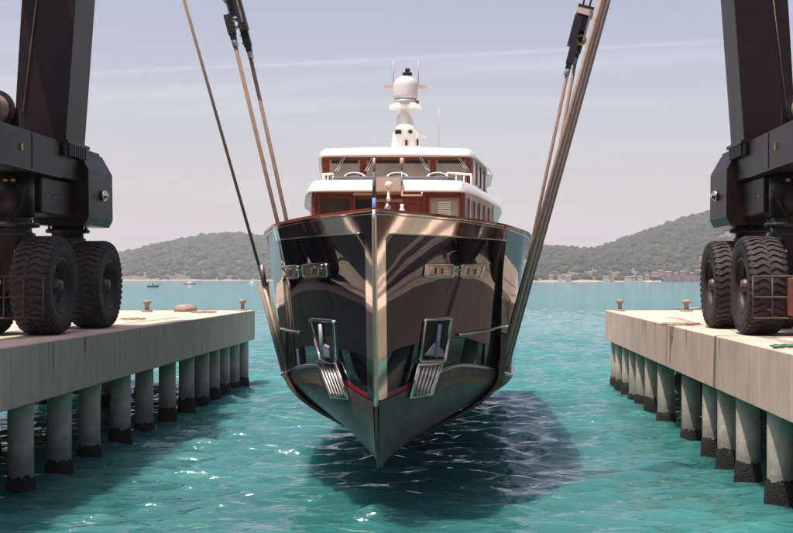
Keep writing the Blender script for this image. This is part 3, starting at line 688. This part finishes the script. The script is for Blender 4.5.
# side windows following the slanted house sides
def side_windows(P0, P1, z0, z1, n, sd, parent, m, gap=.24):
    for i in range(n):
        f0 = (i + gap) / n; f1 = (i + 1 - .04) / n
        pts = []
        for f in (f0, f1):
            hw = P0[0] + (P1[0] - P0[0]) * f; Y = P0[1] + (P1[1] - P0[1]) * f; pts.append(V(XC + sd * (hw + .012), Y - .004, 0))
        b = MB(); a, c = pts; nx = V(sd * .012, -.004, 0)
        b.add([a + V(0, 0, z0), c + V(0, 0, z0), c + V(0, 0, z1), a + V(0, 0, z1), a - nx * 2 + V(0, 0, z0), c - nx * 2 + V(0, 0, z0), c - nx * 2 + V(0, 0, z1), a - nx * 2 + V(0, 0, z1)], [(0, 1, 2, 3), (7, 6, 5, 4), (0, 4, 5, 1), (1, 5, 6, 2), (2, 6, 7, 3), (3, 7, 4, 0)])
        b.build('window', m, parent)
        b = MB(); b.tube([a - V(0, .03, 0) + V(sd * .012, 0, z0 - .03), a - V(0, .03, 0) + V(sd * .012, 0, z1 + .03)], .026, 6); b.build('mullion', white, parent)
for sd in (-1, 1):
    side_windows((1.62, 26.62), (2.40, 32.0), 5.7, 6.68, 6, sd, deckhouse, glassd)
    side_windows((2.40, 32.0), (2.55, 40.0), 5.7, 6.68, 5, sd, deckhouse, glassd)
    side_windows((1.84, 29.72), (2.30, 34.3), 7.3, 7.82, 4, sd, wheelhouse, glassd)
# wheelhouse front windows
yu = 29.72
for x0, x1 in ((329.5, 360), (366.5, 430), (436, 466)):
    o, b = fwin(x0, x1, 160.3, 184, yu, glassb, wheelhouse); b.build('window_frame', teak, yacht)
    b = MB(); a = at(x0 + 2, 160.5, yu); c = at(x1 - 2, 163.5, yu); b.box((a.x, yu - .02, c.z), (c.x, yu - .014, a.z)); b.build('sun_visor', blackm, wheelhouse)
for x, dx in ((343, -8), (372, -7), (419, 9), (457.5, 10)):
    for o_ in (0, 2.2):
        b = MB(); b.tube([at(x + o_, 157, yu - .07), at(x + o_ + dx, 171.5, yu - .07)], .011, 6); b.build('wiper', chrome, wheelhouse)
b = MB(); b.tube([V(XC - 1.84, yu - .03, 7.885), V(XC + 1.84, yu - .03, 7.885)], .03, 6); b.build('roof_gutter', beige, wheelhouse)
# coaming with grey cover, pads and rails on the lower roof
yc = 27.4
b = MB(); P = [(XC - 1.35, yc + .15), (XC - 1.15, yc), (XC + 1.3, yc), (XC + 1.45, yc + .3), (XC + 1.4, yc + 1.5), (XC - 1.35, yc + 1.5)]
b.rings([[(x, y, 7.03) for x, y in P], [(x, y, 7.17) for x, y in P], [(XC + (x - XC) * .96, yc + .75 + (y - yc - .75) * .9, 7.20) for x, y in P]], caps=True); b.build('roof_cover', greyc, yacht)
for px in (355, 397.5, 437.5):
    p = at(px, 175, yc + .35); b = MB(); rs = []
    for k in range(9):
        a = math.pi * k / 8; rs.append([(p.x - .27 * math.cos(a) * s_, yy, 7.18 + .14 * math.sin(a) * s_) for s_, yy in ((.8, yc + .2), (1, yc + .3), (1, yc + .6), (.8, yc + .7))])
    b.rings(rs, caps=False, closed=False, smooth=True); b.build('seat_back', beige if px < 0 else white, yacht)
for sd, xs_ in ((-1, (323, 328, 333)), (1, (447, 456, 464, 471))):
    pts = [at(x, 173.0 + (abs(x - 397) - 50) * .06, 28.2) for x in xs_]
    b = MB(); b.tube(pts + [pts[-1] + V(.02, .9, -.1)] if sd > 0 else [pts[0] + V(-.02, .9, -.1)] + pts, .03, 8)
    for p in pts: b.tube([p, V(p.x, p.y, 7.02)], .018, 6)
    b.build('roof_rail', white, yacht)
# bow staffs
def staff(px, ytop, ybot, Y, r, bands, name):
    o = None
    prev = ytop; b = MB()
    for i, (yb, m, rr) in enumerate(bands):
        b = MB(); b.tube([at(px, prev, Y), at(px, yb, Y)], r * rr, 10); q = b.build(name if i == 0 else 'sleeve', m, yacht if i == 0 else o); o = o or q; prev = yb
staff(374.2, 158, 216, 23.4, .036, [(172, tan, .75), (198, greyc, 1.0), (216, bluef, 1.1)], 'jack_staff')
staff(402, 158, 216, 25.0, .030, [(169, tan, 1.5), (196, chrome, .8)], 'davit')
b = MB(); b.tube([at(402, 195.5, 25.0), at(422, 195.5, 25.0), at(422, 192, 25.0)], .02, 8); b.build('davit_arm', beige, yacht)
# pulpit bits on the cap rail
b = MB(); b.lathe([(.09, 0), (.07, .08), (.03, .16), (.04, .22)], (XC + .48, 23.3, 6.08), n=14); b.build('bow_light', white, yacht)
# ---- mast with radar domes
YM = 34.0
def mp_(px, py): return at(px, py, YM)
pxm = YM / F
mb = mp_(406.5, 147); b = MB()
b.rings([[(mb.x + sx * hw, YM + sy * .35, mp_(0, y).z) for sx, sy in ((-1, -1), (1, -1), (1, 1), (-1, 1))] for hw, y in ((.40, 152), (.40, 146), (.36, 134), (.24, 130), (.16, 112), (.14, 104))], caps=True)
mast = b.build('mast', white, yacht)
b = MB(); b.add([mp_(418, 131) + V(0, -.2, 0), mp_(427, 138) + V(0, -.2, 0), mp_(418, 137) + V(0, -.2, 0), mp_(418, 131) + V(0, .2, 0), mp_(427, 138) + V(0, .2, 0), mp_(418, 137) + V(0, .2, 0)], [(0, 1, 2), (5, 4, 3), (0, 3, 4, 1), (1, 4, 5, 2), (2, 5, 3, 0)]); b.build('bracket', white, mast)
for px, w_, y0_, y1_ in ((407, 1.0, 142, 147), (418, .8, 141, 147), (399, 3, 132.5, 135.5), (411, 1.8, 132.5, 135)):
    b = MB(); a = mp_(px - w_, y1_); c = mp_(px + w_, y0_); b.box((a.x, YM - .43, a.z), (c.x, YM - .30, c.z)); b.build('fitting', blackm, mast)
def dome(px, yt, yb, r, name, m=white, Y=YM):
    c = mp_(px, yb); h = (yb - yt) * pxm; rr = r * pxm
    b = MB(); pr = [(rr * .80, -.07), (rr * .97, 0.0), (rr, h * .08), (rr, h * .52)]
    pr += [(rr * math.cos(a), h * .52 + h * .48 * math.sin(a)) for a in np.linspace(.2, 1.5, 7)]
    b.lathe(pr, (c.x, Y - .35, c.z), n=32); return b.build(name, m, mast)
domem = mat('radome', (0.62, 0.58, 0.57), 0.4, var=0.04, scale=3)
dome(406, 78, 100, 12.2, 'radome', domem); dome(404.5, 113.5, 127.5, 7.2, 'radome', domem)
b = MB(); c = mp_(406, 100.5); b.lathe([(.27, -.16), (.33, -.12), (.345, 0.0)], (c.x, YM - .35, c.z - .06), n=32); b.build('dome_base', greyc if False else mat('dome base grey', (.30, .29, .31), .5), mast)
for y, hw, th in ((107.5, 16.0, 1.4), (129, 9, 1.5)):
    c = mp_(406, y); b = MB(); b.rings([[(c.x + sx * hw * pxm * k, YM - .35 + sy * .3, c.z + dz) for sx, sy in ((-1, -1), (1, -1), (1, 1), (-1, 1))] for k, dz in ((1, -.08), (.95, -.03), (.6, .05))], caps=True); b.build('platform', white, mast)
for s_ in (-1, 1):
    c = mp_(406 + s_ * 16, 88); b = MB(); b.rings([[(c.x + s_ * k, YM - .1 + j, c.z + dz) for j, dz in ((-.1, -.04), (.1, -.04), (.1, .05), (-.1, .05))] for k in (-.14, .14)], caps=True); b.build('crosstree', beige, mast)
    b = MB(); c = mp_(406 + s_ * 12.4, 88); b.tube([V(c.x, YM - .05, c.z), V(c.x, YM - .05, mp_(0, 60).z)], [.018, .012], 6); b.build('antenna', beige, mast)
    b = MB(); c = mp_(406 + s_ * 11, 90); b.tube([c + V(0, .0, 0), mp_(406 + s_ * 8, 107)], .03, 6); b.build('strut', white, mast)
b = MB(); c = mp_(408, 77.0); b.box((c.x - .13, YM - .42, c.z - .02), (c.x + .13, YM - .28, c.z + .06)); b.box((c.x - .06, YM - .40, c.z + .07), (c.x + .07, YM - .30, c.z + .17)); b.build('radar_scanner', liftd, mast)
b = MB(); c = mp_(417, 104.5); b.add([c + V(-.06, -.4, -.06), c + V(.06, -.42, -.05), c + V(.07, -.4, .06), c + V(-.05, -.38, .05), c + V(-.06, -.385, -.06), c + V(.06, -.405, -.05), c + V(.07, -.385, .06), c + V(-.05, -.365, .05)], [(0, 1, 2, 3), (7, 6, 5, 4), (0, 4, 5, 1), (1, 5, 6, 2), (2, 6, 7, 3), (3, 7, 4, 0)]); b.build('flag', redw, mast)
b = MB(); b.tube([at(439, 150, 34.6), at(439, 107, 34.6)], [.014, .009], 6); b.build('whip_antenna', beige, yacht)
# aft superstructure bulk so the yacht is whole from the side
b = MB(); b.box((XC - 2.3, 40, 5.0), (XC + 2.3, 44.5, 6.75)); b.build('aft_cabin', teak, yacht)
b = MB(); b.box((XC - 2.76, 40.9, 6.79), (XC + 2.76, 46.5, 6.98), .05); b.build('aft_roof', white, yacht)
b = MB(); b.rings([[(XC + sx * .03, yy, zz) for sx in (-1, 1)][:1] * 1 + [(XC + .035, yy, zz), (XC + .035, yy, zz + .8), (XC - .035, yy, zz + .8)] for yy, zz in ((38, .75), (49, .75))], caps=True); b.build('skeg', antif, yacht)
# ------------------------------------------------------------------ travel lift
lift = thing('travel_lift', (XC, 26, DZ), 'huge dark boat lift straddling the dock on fat tyres with leaning legs', 'boat lift')
YLEG = 33.5
def leg(s, Yf, seed):
    # s: -1 left, 1 right; mirrored about the dock centre
    def X(d): return XC + s * d
    b = MB(); rs = []
    for z, inn, out in ((8.3, 9.50, 10.95), (12.2, 9.22, 10.72), (13.6, 9.12, 10.63), (15.0, 9.5, 11.3)):
        rs.append([V(X(inn), Yf, z), V(X(out), Yf, z), V(X(out), Yf + 1.65, z), V(X(inn), Yf + 1.65, z)])
    b.rings(rs, caps=True); L_ = b.build('leg', liftp, lift)
    b = MB()
    for k in range(9): b.obox((X(9.47 + .17 * k), Yf - .05, 8.50), (.03, 0, 0), (0, .06, 0), (0, 0, .22))
    for k in range(10): b.obox((X(9.44), Yf + .1 + .16 * k, 8.50), (.06, 0, 0), (0, .03, 0), (0, 0, .2))
    b.build('stiffener', liftd, L_)
    b = MB(); a, c = sorted((X(9.36), X(11.1))); b.box((a, Yf - .12, 8.63), (c, Yf + 1.8, 8.72)); b.build('flange', liftp, L_)
    # cable running down the face of the leg
    b = MB(); b.tube([V(X(10.75 - .1), Yf - .05, 9.5), V(X(10.05), Yf - .03, 14.5)], .018, 6); b.build('cable', wire, L_)
    return L_
def sill(s):
    def X(d): return XC + s * d
    b = MB(); a, c = sorted((X(9.57), X(10.75))); b.box((a, 11.0, 7.68), (c, 36.9, 8.68), .015); o = b.build('sill_beam', liftp, lift)
    b = MB()
    a, c = sorted((X(9.50), X(10.82))); b.box((a, 11, 7.64), (c, 33.3, 7.676)); b.build('bottom_flange', liftd, o)
    for y in (14, 18, 22, 25.5, 28.5, 31.2):
        b = MB(); b.obox((X(9.565), y, 8.18), (.012, 0, 0), (0, .03, 0), (0, 0, .46)); b.build('web_stiffener', liftp, o)
    b = MB(); b.obox((X(9.55), 30.4, 8.2), (.02, 0, 0), (0, .05, 0), (0, 0, .09)); b.build('cleat', brassm, o)
tyre_parts = None
def make_wheel(c, parent, first):
    R0, W = 1.31, 0.98
    b = MB(); prof = [(.70, -W * .40), (.78, -W * .47), (1.02, -W * .50), (1.21, -W * .475), (1.262, -W * .43), (1.278, 0), (1.262, W * .43), (1.21, W * .475), (1.02, W * .50), (.78, W * .47), (.70, W * .40)]
    b.lathe(prof, (0, 0, 0), axis='X', n=72, caps=False)
    n = 42
    for sd in (-1, 1):
        for k in range(n):
            a0 = 2 * math.pi * (k + (.5 if sd > 0 else 0)) / n; rs = []
            for j in range(7):
                f = j / 6; x = sd * (0.02 + f * (W * .5 - .015)); a = a0 + .05 * math.sin(f * 6.0) + .05 * f
                rr = R0 if f < .75 else R0 - (f - .75) * .34
                ri = 1.20 if f < .8 else 1.12; wd = .053 * (1 - .08 * f)
                rs.append([(x, q * math.sin(a + d), q * math.cos(a + d)) for q, d in ((ri, -wd), (rr, -wd * .8), (rr, wd * .8), (ri, wd))])
            x = sd * (W * .5 + .005); rs.append([(x, q * math.sin(a + d), q * math.cos(a + d)) for q, d in ((1.10, -.05), (1.19, -.04), (1.19, .04), (1.10, .05))])
            b.rings(rs, caps=True)
    return b
wheel0 = None
def wheel(loc, face):
    global wheel0
    if wheel0 is None:
        b = MB()
        for sd in (-1, 1):
            b.lathe([(.72, sd * .40), (.74, sd * .45), (.69, sd * .46), (.66, sd * .30), (.60, sd * .22), (.36, sd * .20), (.34, sd * .16), (.02, sd * .16)], (0, 0, 0), axis='X', n=48, caps=False)
        r_ = b.build('wheel', rimm, lift, org=V(0, 0, 0))
        t_ = make_wheel(None, None, True).build('tyre', rubber, r_, org=V(0, 0, 0))
        b = MB(); b.lathe([(.02, -.46), (.13, -.45), (.17, -.38), (.20, -.2), (.20, .2), (.17, .38), (.13, .45), (.02, .46)], (0, 0, 0), axis='X', n=24); h_ = b.build('hub', bollm2, r_, org=V(0, 0, 0))
        b = MB()
        for sd in (-1, 1):
            for k in range(20):
                a = 2 * math.pi * k / 20; b.lathe([(.022, 0), (.022, sd * .05), (.01, sd * .06)], (sd * .21, .50 * math.cos(a), .50 * math.sin(a)), axis='X', n=6)
        n_ = b.build('wheel_nuts', liftd, r_, org=V(0, 0, 0))
        wheel0 = r_; r_.location = Vector(loc) - Vector(lift['_org']); return r_
    r_ = wheel0.copy(); COL.objects.link(r_); r_.location = Vector(loc) - Vector(lift['_org']); r_.rotation_euler = (random.uniform(0, 6), 0, 0)
    for ch in wheel0.children:
        q = ch.copy(); COL.objects.link(q); q.parent = r_
    return r_
bollm2 = mat('greasy hub', (0.16, 0.12, 0.10), 0.5, 0.3, var=0.5, scale=8)
def bogie(s, Y, rear):
    def X(d): return XC + s * d
    zc = DZ + 1.305
    for d in (9.45, 11.05): wheel((X(d), Y, zc), s)
    b = MB(); a, c = sorted((X(9.3), X(11.2))); b.lathe([(.16, a - X(10.25)), (.16, c - X(10.25))], (X(10.25), Y, zc), axis='X', n=16); ax = b.build('axle', liftd, lift)
    b = MB(); b.box((X(10.25) - .24, Y - .5, zc - .2), (X(10.25) + .24, Y + .5, zc + 1.35), .04); yk = b.build('wheel_yoke', liftp, lift)
    b = MB(); b.lathe([(.52, 1.30), (.52, 1.38), (.44, 1.40), (.42, 1.52), (.62, 1.54), (.64, 1.60), (.60, 1.66), (.42, 1.68), (.42, 1.80)], (X(10.25), Y, zc), n=36, smooth=False); sw = b.build('slewing_ring', liftd, lift)
    b = MB()
    for k in range(18):
        a = 2 * math.pi * k / 18; b.lathe([(.022, 1.66), (.022, 1.73)], (X(10.25) + .54 * math.cos(a), Y + .54 * math.sin(a), zc), n=6)
    b.build('bolts', liftp, sw)
    b = MB(); b.obox((X(10.0), Y - .515, zc + .9), (.07, 0, 0), (0, .006, 0), (0, 0, .028)); b.build('plate', white, yk)
    return zc
def carrier(s):
    def X(d): return XC + s * d
    zc = DZ + 1.305; z0 = zc + 1.80
    # near housing over the front bogie
    b = MB(); b.lathe([(.50, z0 - zc), (.50, 7.63 - zc)], (X(10.25), 31.8, zc), n=28, smooth=True); b.build('steering_column', liftp, lift)
    a, c = sorted((X(9.72), X(10.85))); b = MB(); b.box((a, 32.3, 6.62), (c, 34.9, 7.62), .04); h = b.build('machinery_box', liftp, lift)
    for y in (32.7, 33.3, 33.9):
        b = MB(); b.obox((X(9.70), y, 7.1), (.02, 0, 0), (0, .02, 0), (0, 0, .02)); b.build('bolt', chrome, h)
    # end housing over the rear bogie: chamfered hexagonal box
    b = MB(); pr = [(9.62, 8.62), (9.30, 8.05), (9.28, 6.65), (9.40, 6.42), (10.9, 6.42), (10.9, 8.62)]
    b.rings([[V(X(d), y, z) for d, z in pr] for y in (34.95, 37.3)], caps=True); e = b.build('end_housing', liftp, lift)
    b = MB(); b.lathe([(.16, -s * 0.0), (.16, -s * .12), (.08, -s * .13), (.08, -s * .2)], (X(9.29), 36.2, 7.35), axis='X', n=20); b.build('pivot_pin', chrome, e)
    b = MB(); b.lathe([(.46, 0), (.46, .5)], (X(10.25), 36.0, 5.98), n=28); b.build('steering_column', liftp, lift)
    b = MB()
    for k in range(4):
        pts = [V(X(9.95 - .1 * k), 31.2, 7.3 - .05 * k)]
        for j in range(7):
            f = j / 6; pts.append(V(X(9.8 + .5 * math.sin(f * 3) + .05 * k), 31.25 + f * .9, 6.9 - .75 * math.sin(f * math.pi * .8) - .08 * k))
        b.tube(pts, .025, 6)
    for k in range(3):
        pts = [V(X(10.75 + .03 * k), 31.2 - .02 * k, 7.55), V(X(11.0 + .12 * k), 31.1, 7.2), V(X(10.9 + .1 * k), 31.1, 6.7), V(X(10.55), 31.2, 6.35)]
        b.tube(pts, .022, 6)
    b.build('hydraulic_hose', blackm, lift)
    for d in (10.10, 10.30):
        b = MB(); b.obox((X(d), 31.28, 7.42), (.055, 0, 0), (0, .015, 0), (0, 0, .035)); b.build('marker_lamp', brassm, lift)
    # cable drum on the sill
    b = MB(); b.lathe([(.52, -.62), (.52, -.56), (.34, -.56), (.34, .50), (.52, .50), (.52, .56)], (X(10.55), 30.7, 9.25), axis='Y', n=40, smooth=False); dr = b.build('cable_drum', liftd, lift)
    b = MB(); 
    for k in range(12): b.lathe([(.375, -.50 + k * .083), (.40, -.47 + k * .083), (.375, -.43 + k * .083)], (X(10.55), 30.7, 9.25), axis='Y', n=28, caps=False)
    b.build('cable_winding', wire, dr)
    b = MB(); 
    for y in (30.02, 31.3): b = MB(); b.box((X(10.55) - .6, y, 8.69), (X(10.55) + .6, y + .06, 9.3)); b.build('drum_bracket', liftp, dr)
    # guard rail in front of the tyres
    b = MB(); zt, zb = DZ + 1.54, DZ + .49; yv = 30.2
    xs_ = [8.93, 9.42, 9.92, 10.9]
    for d in xs_: b.tube([V(X(d), yv, zb), V(X(d), yv, zt)], .024, 6)
    for z in (zt, (zt + zb) / 2, zb): b.tube([V(X(xs_[0]), yv, z), V(X(xs_[-1] + 1.2), yv, z)], .026, 6)
    for d in (xs_[1],xs_[3]): b.tube([V(X(d), yv, zb + .2), V(X(d), 31.6, zb + .2)], .024, 6)
    gr = b.build('guard_rail', rustm, lift)
    b = MB(); b.tube([V(X(9.72), 34.0, DZ + .5), V(X(9.72), 34.0, DZ + 1.75), V(X(10.1), 34.0, DZ + 1.75)], .02, 6); b.build('guard_bar', chrome if False else rustm, lift)
    if s > 0:
        b = MB(); b.box((X(9.78), 30.0, DZ + .55), (X(10.25), 30.16, DZ + 1.5), .02); b.build('tool_box', mat('rust red box', (0.16, 0.05, 0.035), .6, var=.4, scale=8), gr)
    else:
        b = MB(); b.lathe([(.02, -.1), (.09, -.08), (.09, .02), (.05, .06)], (X(10.05), 30.12, DZ + 1.40), axis='Y', n=16); b.build('work_lamp', beige, gr)
for s in (-1, 1):
    leg(s, YLEG, 1); leg(s, 11.5, 2); sill(s); carrier(s)
    for Y in (31.8, 36.0, 10.6, 14.8): bogie(s, Y, 0)
    a, c = sorted((XC + s * 10.3, XC + s * 11.25)); b = MB(); b.box((a, 8.0, 15.0), (c, 40.0, 16.3), .03); b.build('top_girder', liftp, lift)
b = MB(); b.box((XC - 10.5, 8.4, 16.32), (XC + 10.5, 10.0, 17.6), .03); b.build('cross_beam', liftp, lift)
# ------------------------------------------------------------------ slings
def under_hull(u, n=30, out=.05):
    pts = []
    for s_ in (-1, 1):
        half = []
        for t in np.linspace(.95, 0.0, 8): half.append(top_pt(u, t, s_, out))
        for s2 in np.linspace(0.04, 1.0, 12): half.append(bot_pt(u, s2, s_, out) + V(0, 0, -.04))
        pts.append(half)
    return pts
def sling(Yw, xtl, xtr, ztop, label, cat, name, kind):
    pass
# forward sling: hull girth at Y = 28.5
uf = 28.5 - st(4.0)
def girth(Y, off, z_from=None):
    L_, R_ = [], []
    for sd, out in ((-1, L_), (1, R_)):
        for t in np.linspace(.0, .35, 5)[::-1]: out.append(top_pt(Y - st(_zc(Y - 22.9)), t, sd, off))
        for s2 in np.linspace(.06, 1.0, 10): out.append(bot_pt(Y - st(2.0), s2, sd, off) + V(0, 0, -off))
    for q in L_ + R_: q.y = Y
    return L_, R_
def fwd_sling():
    t = thing('lifting_sling', (XC, 28.5, 1.5), 'forward lifting sling of paired ropes running down the outside of the yacht flanks', 'sling', 'slings carrying the yacht')
    Lg, Rg = girth(28.5, .06)
    k = 2
    for dy, m, r in ((-.34, slingd, .055), (-.20, slingl, .05), (0.0, slingd, .06), (.17, slingl, .045), (.34, slingd, .055)):
        top = V(XC + 8.0 - 0.0, 28.5 + dy, 21.0); tp = at(604.5, 0, 28.5); ctl = Rg[4]
        d = (tp - ctl); top = ctl + d * (15.0 - ctl.z) / d.z
        pts = [V(top.x + dy * .30, top.y + dy * .3, top.z), V(ctl.x + dy * .30 + .05, ctl.y + dy, ctl.z + .1)]
        b = MB(); b.tube(pts, r, 8); b.build('hoist_rope', m, t)
    # left: one wire to a shackle, then the strap
    q = Lg[4]; tp = at(184, 0, 28.5); sh = at(263, 280, 28.5); d = (tp - sh); top = sh + d * (15.0 - sh.z) / d.z
    for o_ in (-.035, .035):
        b = MB(); b.tube([top + V(o_ * .6, 0, 0), sh + V(o_ * .5, 0, 0)], .02, 8); b.build('hoist_wire', wire, t)
    b = MB(); b.tube([sh + V(-.03, 0, .35), sh + V(.03, 0, -.12)], .06, 10); b.build('shackle', steelb, t)
    for o_, m, r in ((-.09, slingd, .05), (0.0, slingl, .04), (.09, slingd, .05)):
        b = MB(); b.tube([sh + V(o_ * .8, o_, -.05), q + V(o_ * .4 - .02, o_ * 2, .02)], r, 8); b.build('strap_rope', m, t)
    for lst in (Lg, Rg):
        b = MB(); b.tube([p + V(0, 0, 0) for p in lst[4:]], .03, flat=(.36, .035, V(0, 1, 0))); b.build('belly_strap', slingm, t)
    sd = 1; c = Rg[4]
    b = MB(); b.tube([c + (tp * 0) + V(.05, 0, .9), c + V(.04, 0, .2), Rg[6] + V(.06, 0, -.02)], .05, flat=(.42, .07, V(0, 1, 0))); b.build('protective_sleeve', slingm, t)
def aft_sling():
    t = thing('lifting_sling', (XC, 36, 1.5), 'rear lifting sling of paired brown ropes dropping behind the yacht bulwark', 'sling', 'slings carrying the yacht')
    Lg, Rg = girth(36.0, .06)
    for s_, lst, tops, ends in ((-1, Lg, ((232, 32), (247.5, 44)), ((277.5, 222), (286.5, 220))), (1, Rg, ((570, 61), (577.5, 50)), ((533.5, 235), (540.5, 250)))):
        for i, ((ax, ay), (ex, ey)) in enumerate(zip(tops, ends)):
            Y = 36 + (i - .5) * .5; A = at(ax, ay, Y); E = at(ex, ey, Y); d = E - A; Bq = lst[0]
            B = lst[0]
            b = MB(); b.tube([A, E, B], .06 if s_ < 0 else .052, 10); b.build('hoist_rope', slingr, t)
        b = MB(); b.tube(lst[1:], .03, flat=(.3, .03, V(0, 1, 0))); b.build('belly_strap', slingm, t)
steelb = mat('worn block steel', (0.32, 0.27, 0.27), 0.35, 0.6, var=.4, scale=6)
slingr = mat('brown sling rope', (0.24, 0.145, 0.11), 0.8, var=0.35, scale=10, bump=0.4, bscale=40)
fwd_sling()
aft_sling()
def hook_block(s, label):
    c = at(236, 14, 36) if s < 0 else at(580, 30, 36)
    t = thing('hook_block', tuple(c), label, 'hook block', 'hook blocks above the yacht')
    d = V(s * -.26, 0, -1).normalized(); x = V(0, 1, 0).cross(d).normalized()
    def loc(a, bq, e=0): return c + x * a + V(0, 1, 0) * e + d * bq
    q = -s
    b = MB(); b.obox(loc(0, -.22), x * .15, V(0, .12, 0), d * .26); b.build('block_body', liftd, t)
    for a, e in ((-.17, -.12), (.17, .12)):
        b = MB(); b.obox(loc(a, -.12, e), x * .03, V(0, .2, 0), d * .48); b.build('side_plate', steelb, t)
    b = MB(); b.obox(loc(0, -.52), x * .26, V(0, .24, 0), d * .09); b.build('head_plate', beige if s > 0 else beige, t)
    b = MB(); b.obox(loc(0, -.66), x * .24, V(0, .22, 0), d * .05); b.build('top_cap', liftd, t)
    b = MB(); b.obox(loc(-.14 * q, .10, -.1), x * .12, V(0, .16, 0), d * .46); b.build('sheave_cheek', liftd, t)
    ring = [loc(.10 * q, .28) + (x * math.cos(a) + d * math.sin(a)) * .13 for a in np.linspace(0, 2 * math.pi, 17)[:-1]]
    b = MB(); b.tube(ring, .045, 8, closed=True); b.build('ring', brassm, t)
    ends = ((232, 32), (247.5, 44)) if s < 0 else ((570, 61), (577.5, 50))
    for i, (ex, ey) in enumerate(ends):
        p = at(ex, ey, 36 + (i - .5) * .5); b = MB(); b.obox(p - d * .22, x * .11, V(0, .12, 0), d * .30); b.obox(p + d * .12, x * .085, V(0, .09, 0), d * .12); so_ = b.build('rope_socket', liftd, t)
        b = MB(); b.tube([p + d * .2, p + d * .45], .085, 10); b.build('ferrule', anchorm, so_)
        b = MB(); 
        for z in (-.3, -.05): b.tube([p + d * z - x * s * .1, p + d * z - x * (-s) * .0 + x * (-.17 if i == 0 else .17)], .02, 6)
        b.build('pin', anchorm, so_)
    for a in (-.1, .1):
        b = MB(); p = loc(a, -.7); b.tube([p, p - d * ((15.0 - p.z) / -d.z)], .03, 8); b.build('hoist_wire', wire, t)
steelb = mat('worn block steel', (0.32, 0.27, 0.27), 0.35, 0.6, var=.4, scale=6)
hook_block(-1, 'hook block hanging at top left above the yacht'); hook_block(1, 'hook block hanging at top right beside the thick slings')
# ------------------------------------------------------------------ unseen sheds and land, invented to give the glossy hull something to reflect
def shed(x0, x1, y0, y1, h, m, label, doors):
    t = thing('reflection_shed', ((x0 + x1) / 2, (y0 + y1) / 2, DZ), label, 'shed')
    b = MB(); b.box((x0, y0, DZ), (x1, y1, DZ + h)); b.build('wall', m, t)
    b = MB(); xm = (x0 + x1) / 2; b.rings([[(x0 - .5, y, DZ + h), (xm, y, DZ + h + 3), (x1 + .5, y, DZ + h)] for y in (y0 - .5, y1 + .5)], caps=True); b.build('roof', liftd, t)
    for a, c, z, dm in doors:
        b = MB(); b.box((a, y1 + .01, DZ), (c, y1 + .12, DZ + z)); b.build('door', dm, t)
shed(-40, 2, -75, -34, 15, shedm, 'dark brown unseen shed added behind the quay for hull reflections', [(-30, -22, 9, blackm), (-14, -6, 9, tealm)])
shed(5, 34, -62, -30, 10, cream, 'cream unseen shed added behind the quay for hull reflections', [(8, 13, 6, blackm), (16, 24, 7, tealm)])
shed(-75, -46, -50, -20, 11, tealm, 'teal unseen shed added at the far left for hull reflections', [(-66, -56, 7, blackm)])
for nm, x0, x1 in (('reflection_land', 20, 160), ('reflection_land', -160, -28)):
    b = MB(); b.box((x0, 4.97, -2), (x1, 60, DZ - .008)); o = b.build(nm, deckc); o['kind'] = 'structure'  # unseen land added beside the dock, pale so the stem reflects cream
def side_shed(s, x0, x1, m, label):  # out of view, invented for the bow and stem to mirror
    t = thing('reflection_shed', ((x0 + x1) / 2, 36, DZ), label, 'shed'); b = MB(); b.box((x0, 14, DZ), (x1, 58, DZ + 9)); b.build('wall', m, t)
    xm = (x0 + x1) / 2; b = MB(); b.rings([[(x0 - .5, y, DZ + 9.01), (xm, y, DZ + 12), (x1 + .5, y, DZ + 9.01)] for y in (13.5, 58.5)], caps=True); b.build('roof', liftd, t)
    xf = x0 if s > 0 else x1
    for y, hgt, dm in ((17, 5, blackm), (26, 3, shedm), (33, 6, blackm), (43, 3.5, tealm), (50, 5, shedm)):
        b = MB(); a, c = sorted((xf - s * .1, xf - s * .01)); b.box((a, y, DZ + .1), (c, y + 5, DZ + hgt)); b.build('door', dm, t)
side_shed(1, 24, 46, cream, 'cream unseen shed added right of the dock for bow reflections')
side_shed(-1, -52, -32, mat('grey cladding', (.30, .27, .26), .6, var=.15), 'grey unseen shed added left of the dock for bow reflections')
# ------------------------------------------------------------------ haze
b = MB(); b.box((-6050, -200, -3), (6050, 6050, 260)); hz_ = b.build('haze', white); hz_.data.materials.clear()
hm = bpy.data.materials.new('haze air'); hm.use_nodes = True; t = hm.node_tree; t.nodes.clear()
pv = N(t, 'ShaderNodeVolumePrincipled', Density=0.00014); pv.inputs['Color'].default_value = (0.88, 0.91, 1.0, 1); pv.inputs['Anisotropy'].default_value = 0.0
ou = N(t, 'ShaderNodeOutputMaterial'); L(t, pv.outputs[0], ou.inputs['Volume']); hz_.data.materials.append(hm)
tag(hz_, kind='stuff', label='pale summer haze over the bay')
for o in bpy.data.objects:
    if '_org' in o: del o['_org']
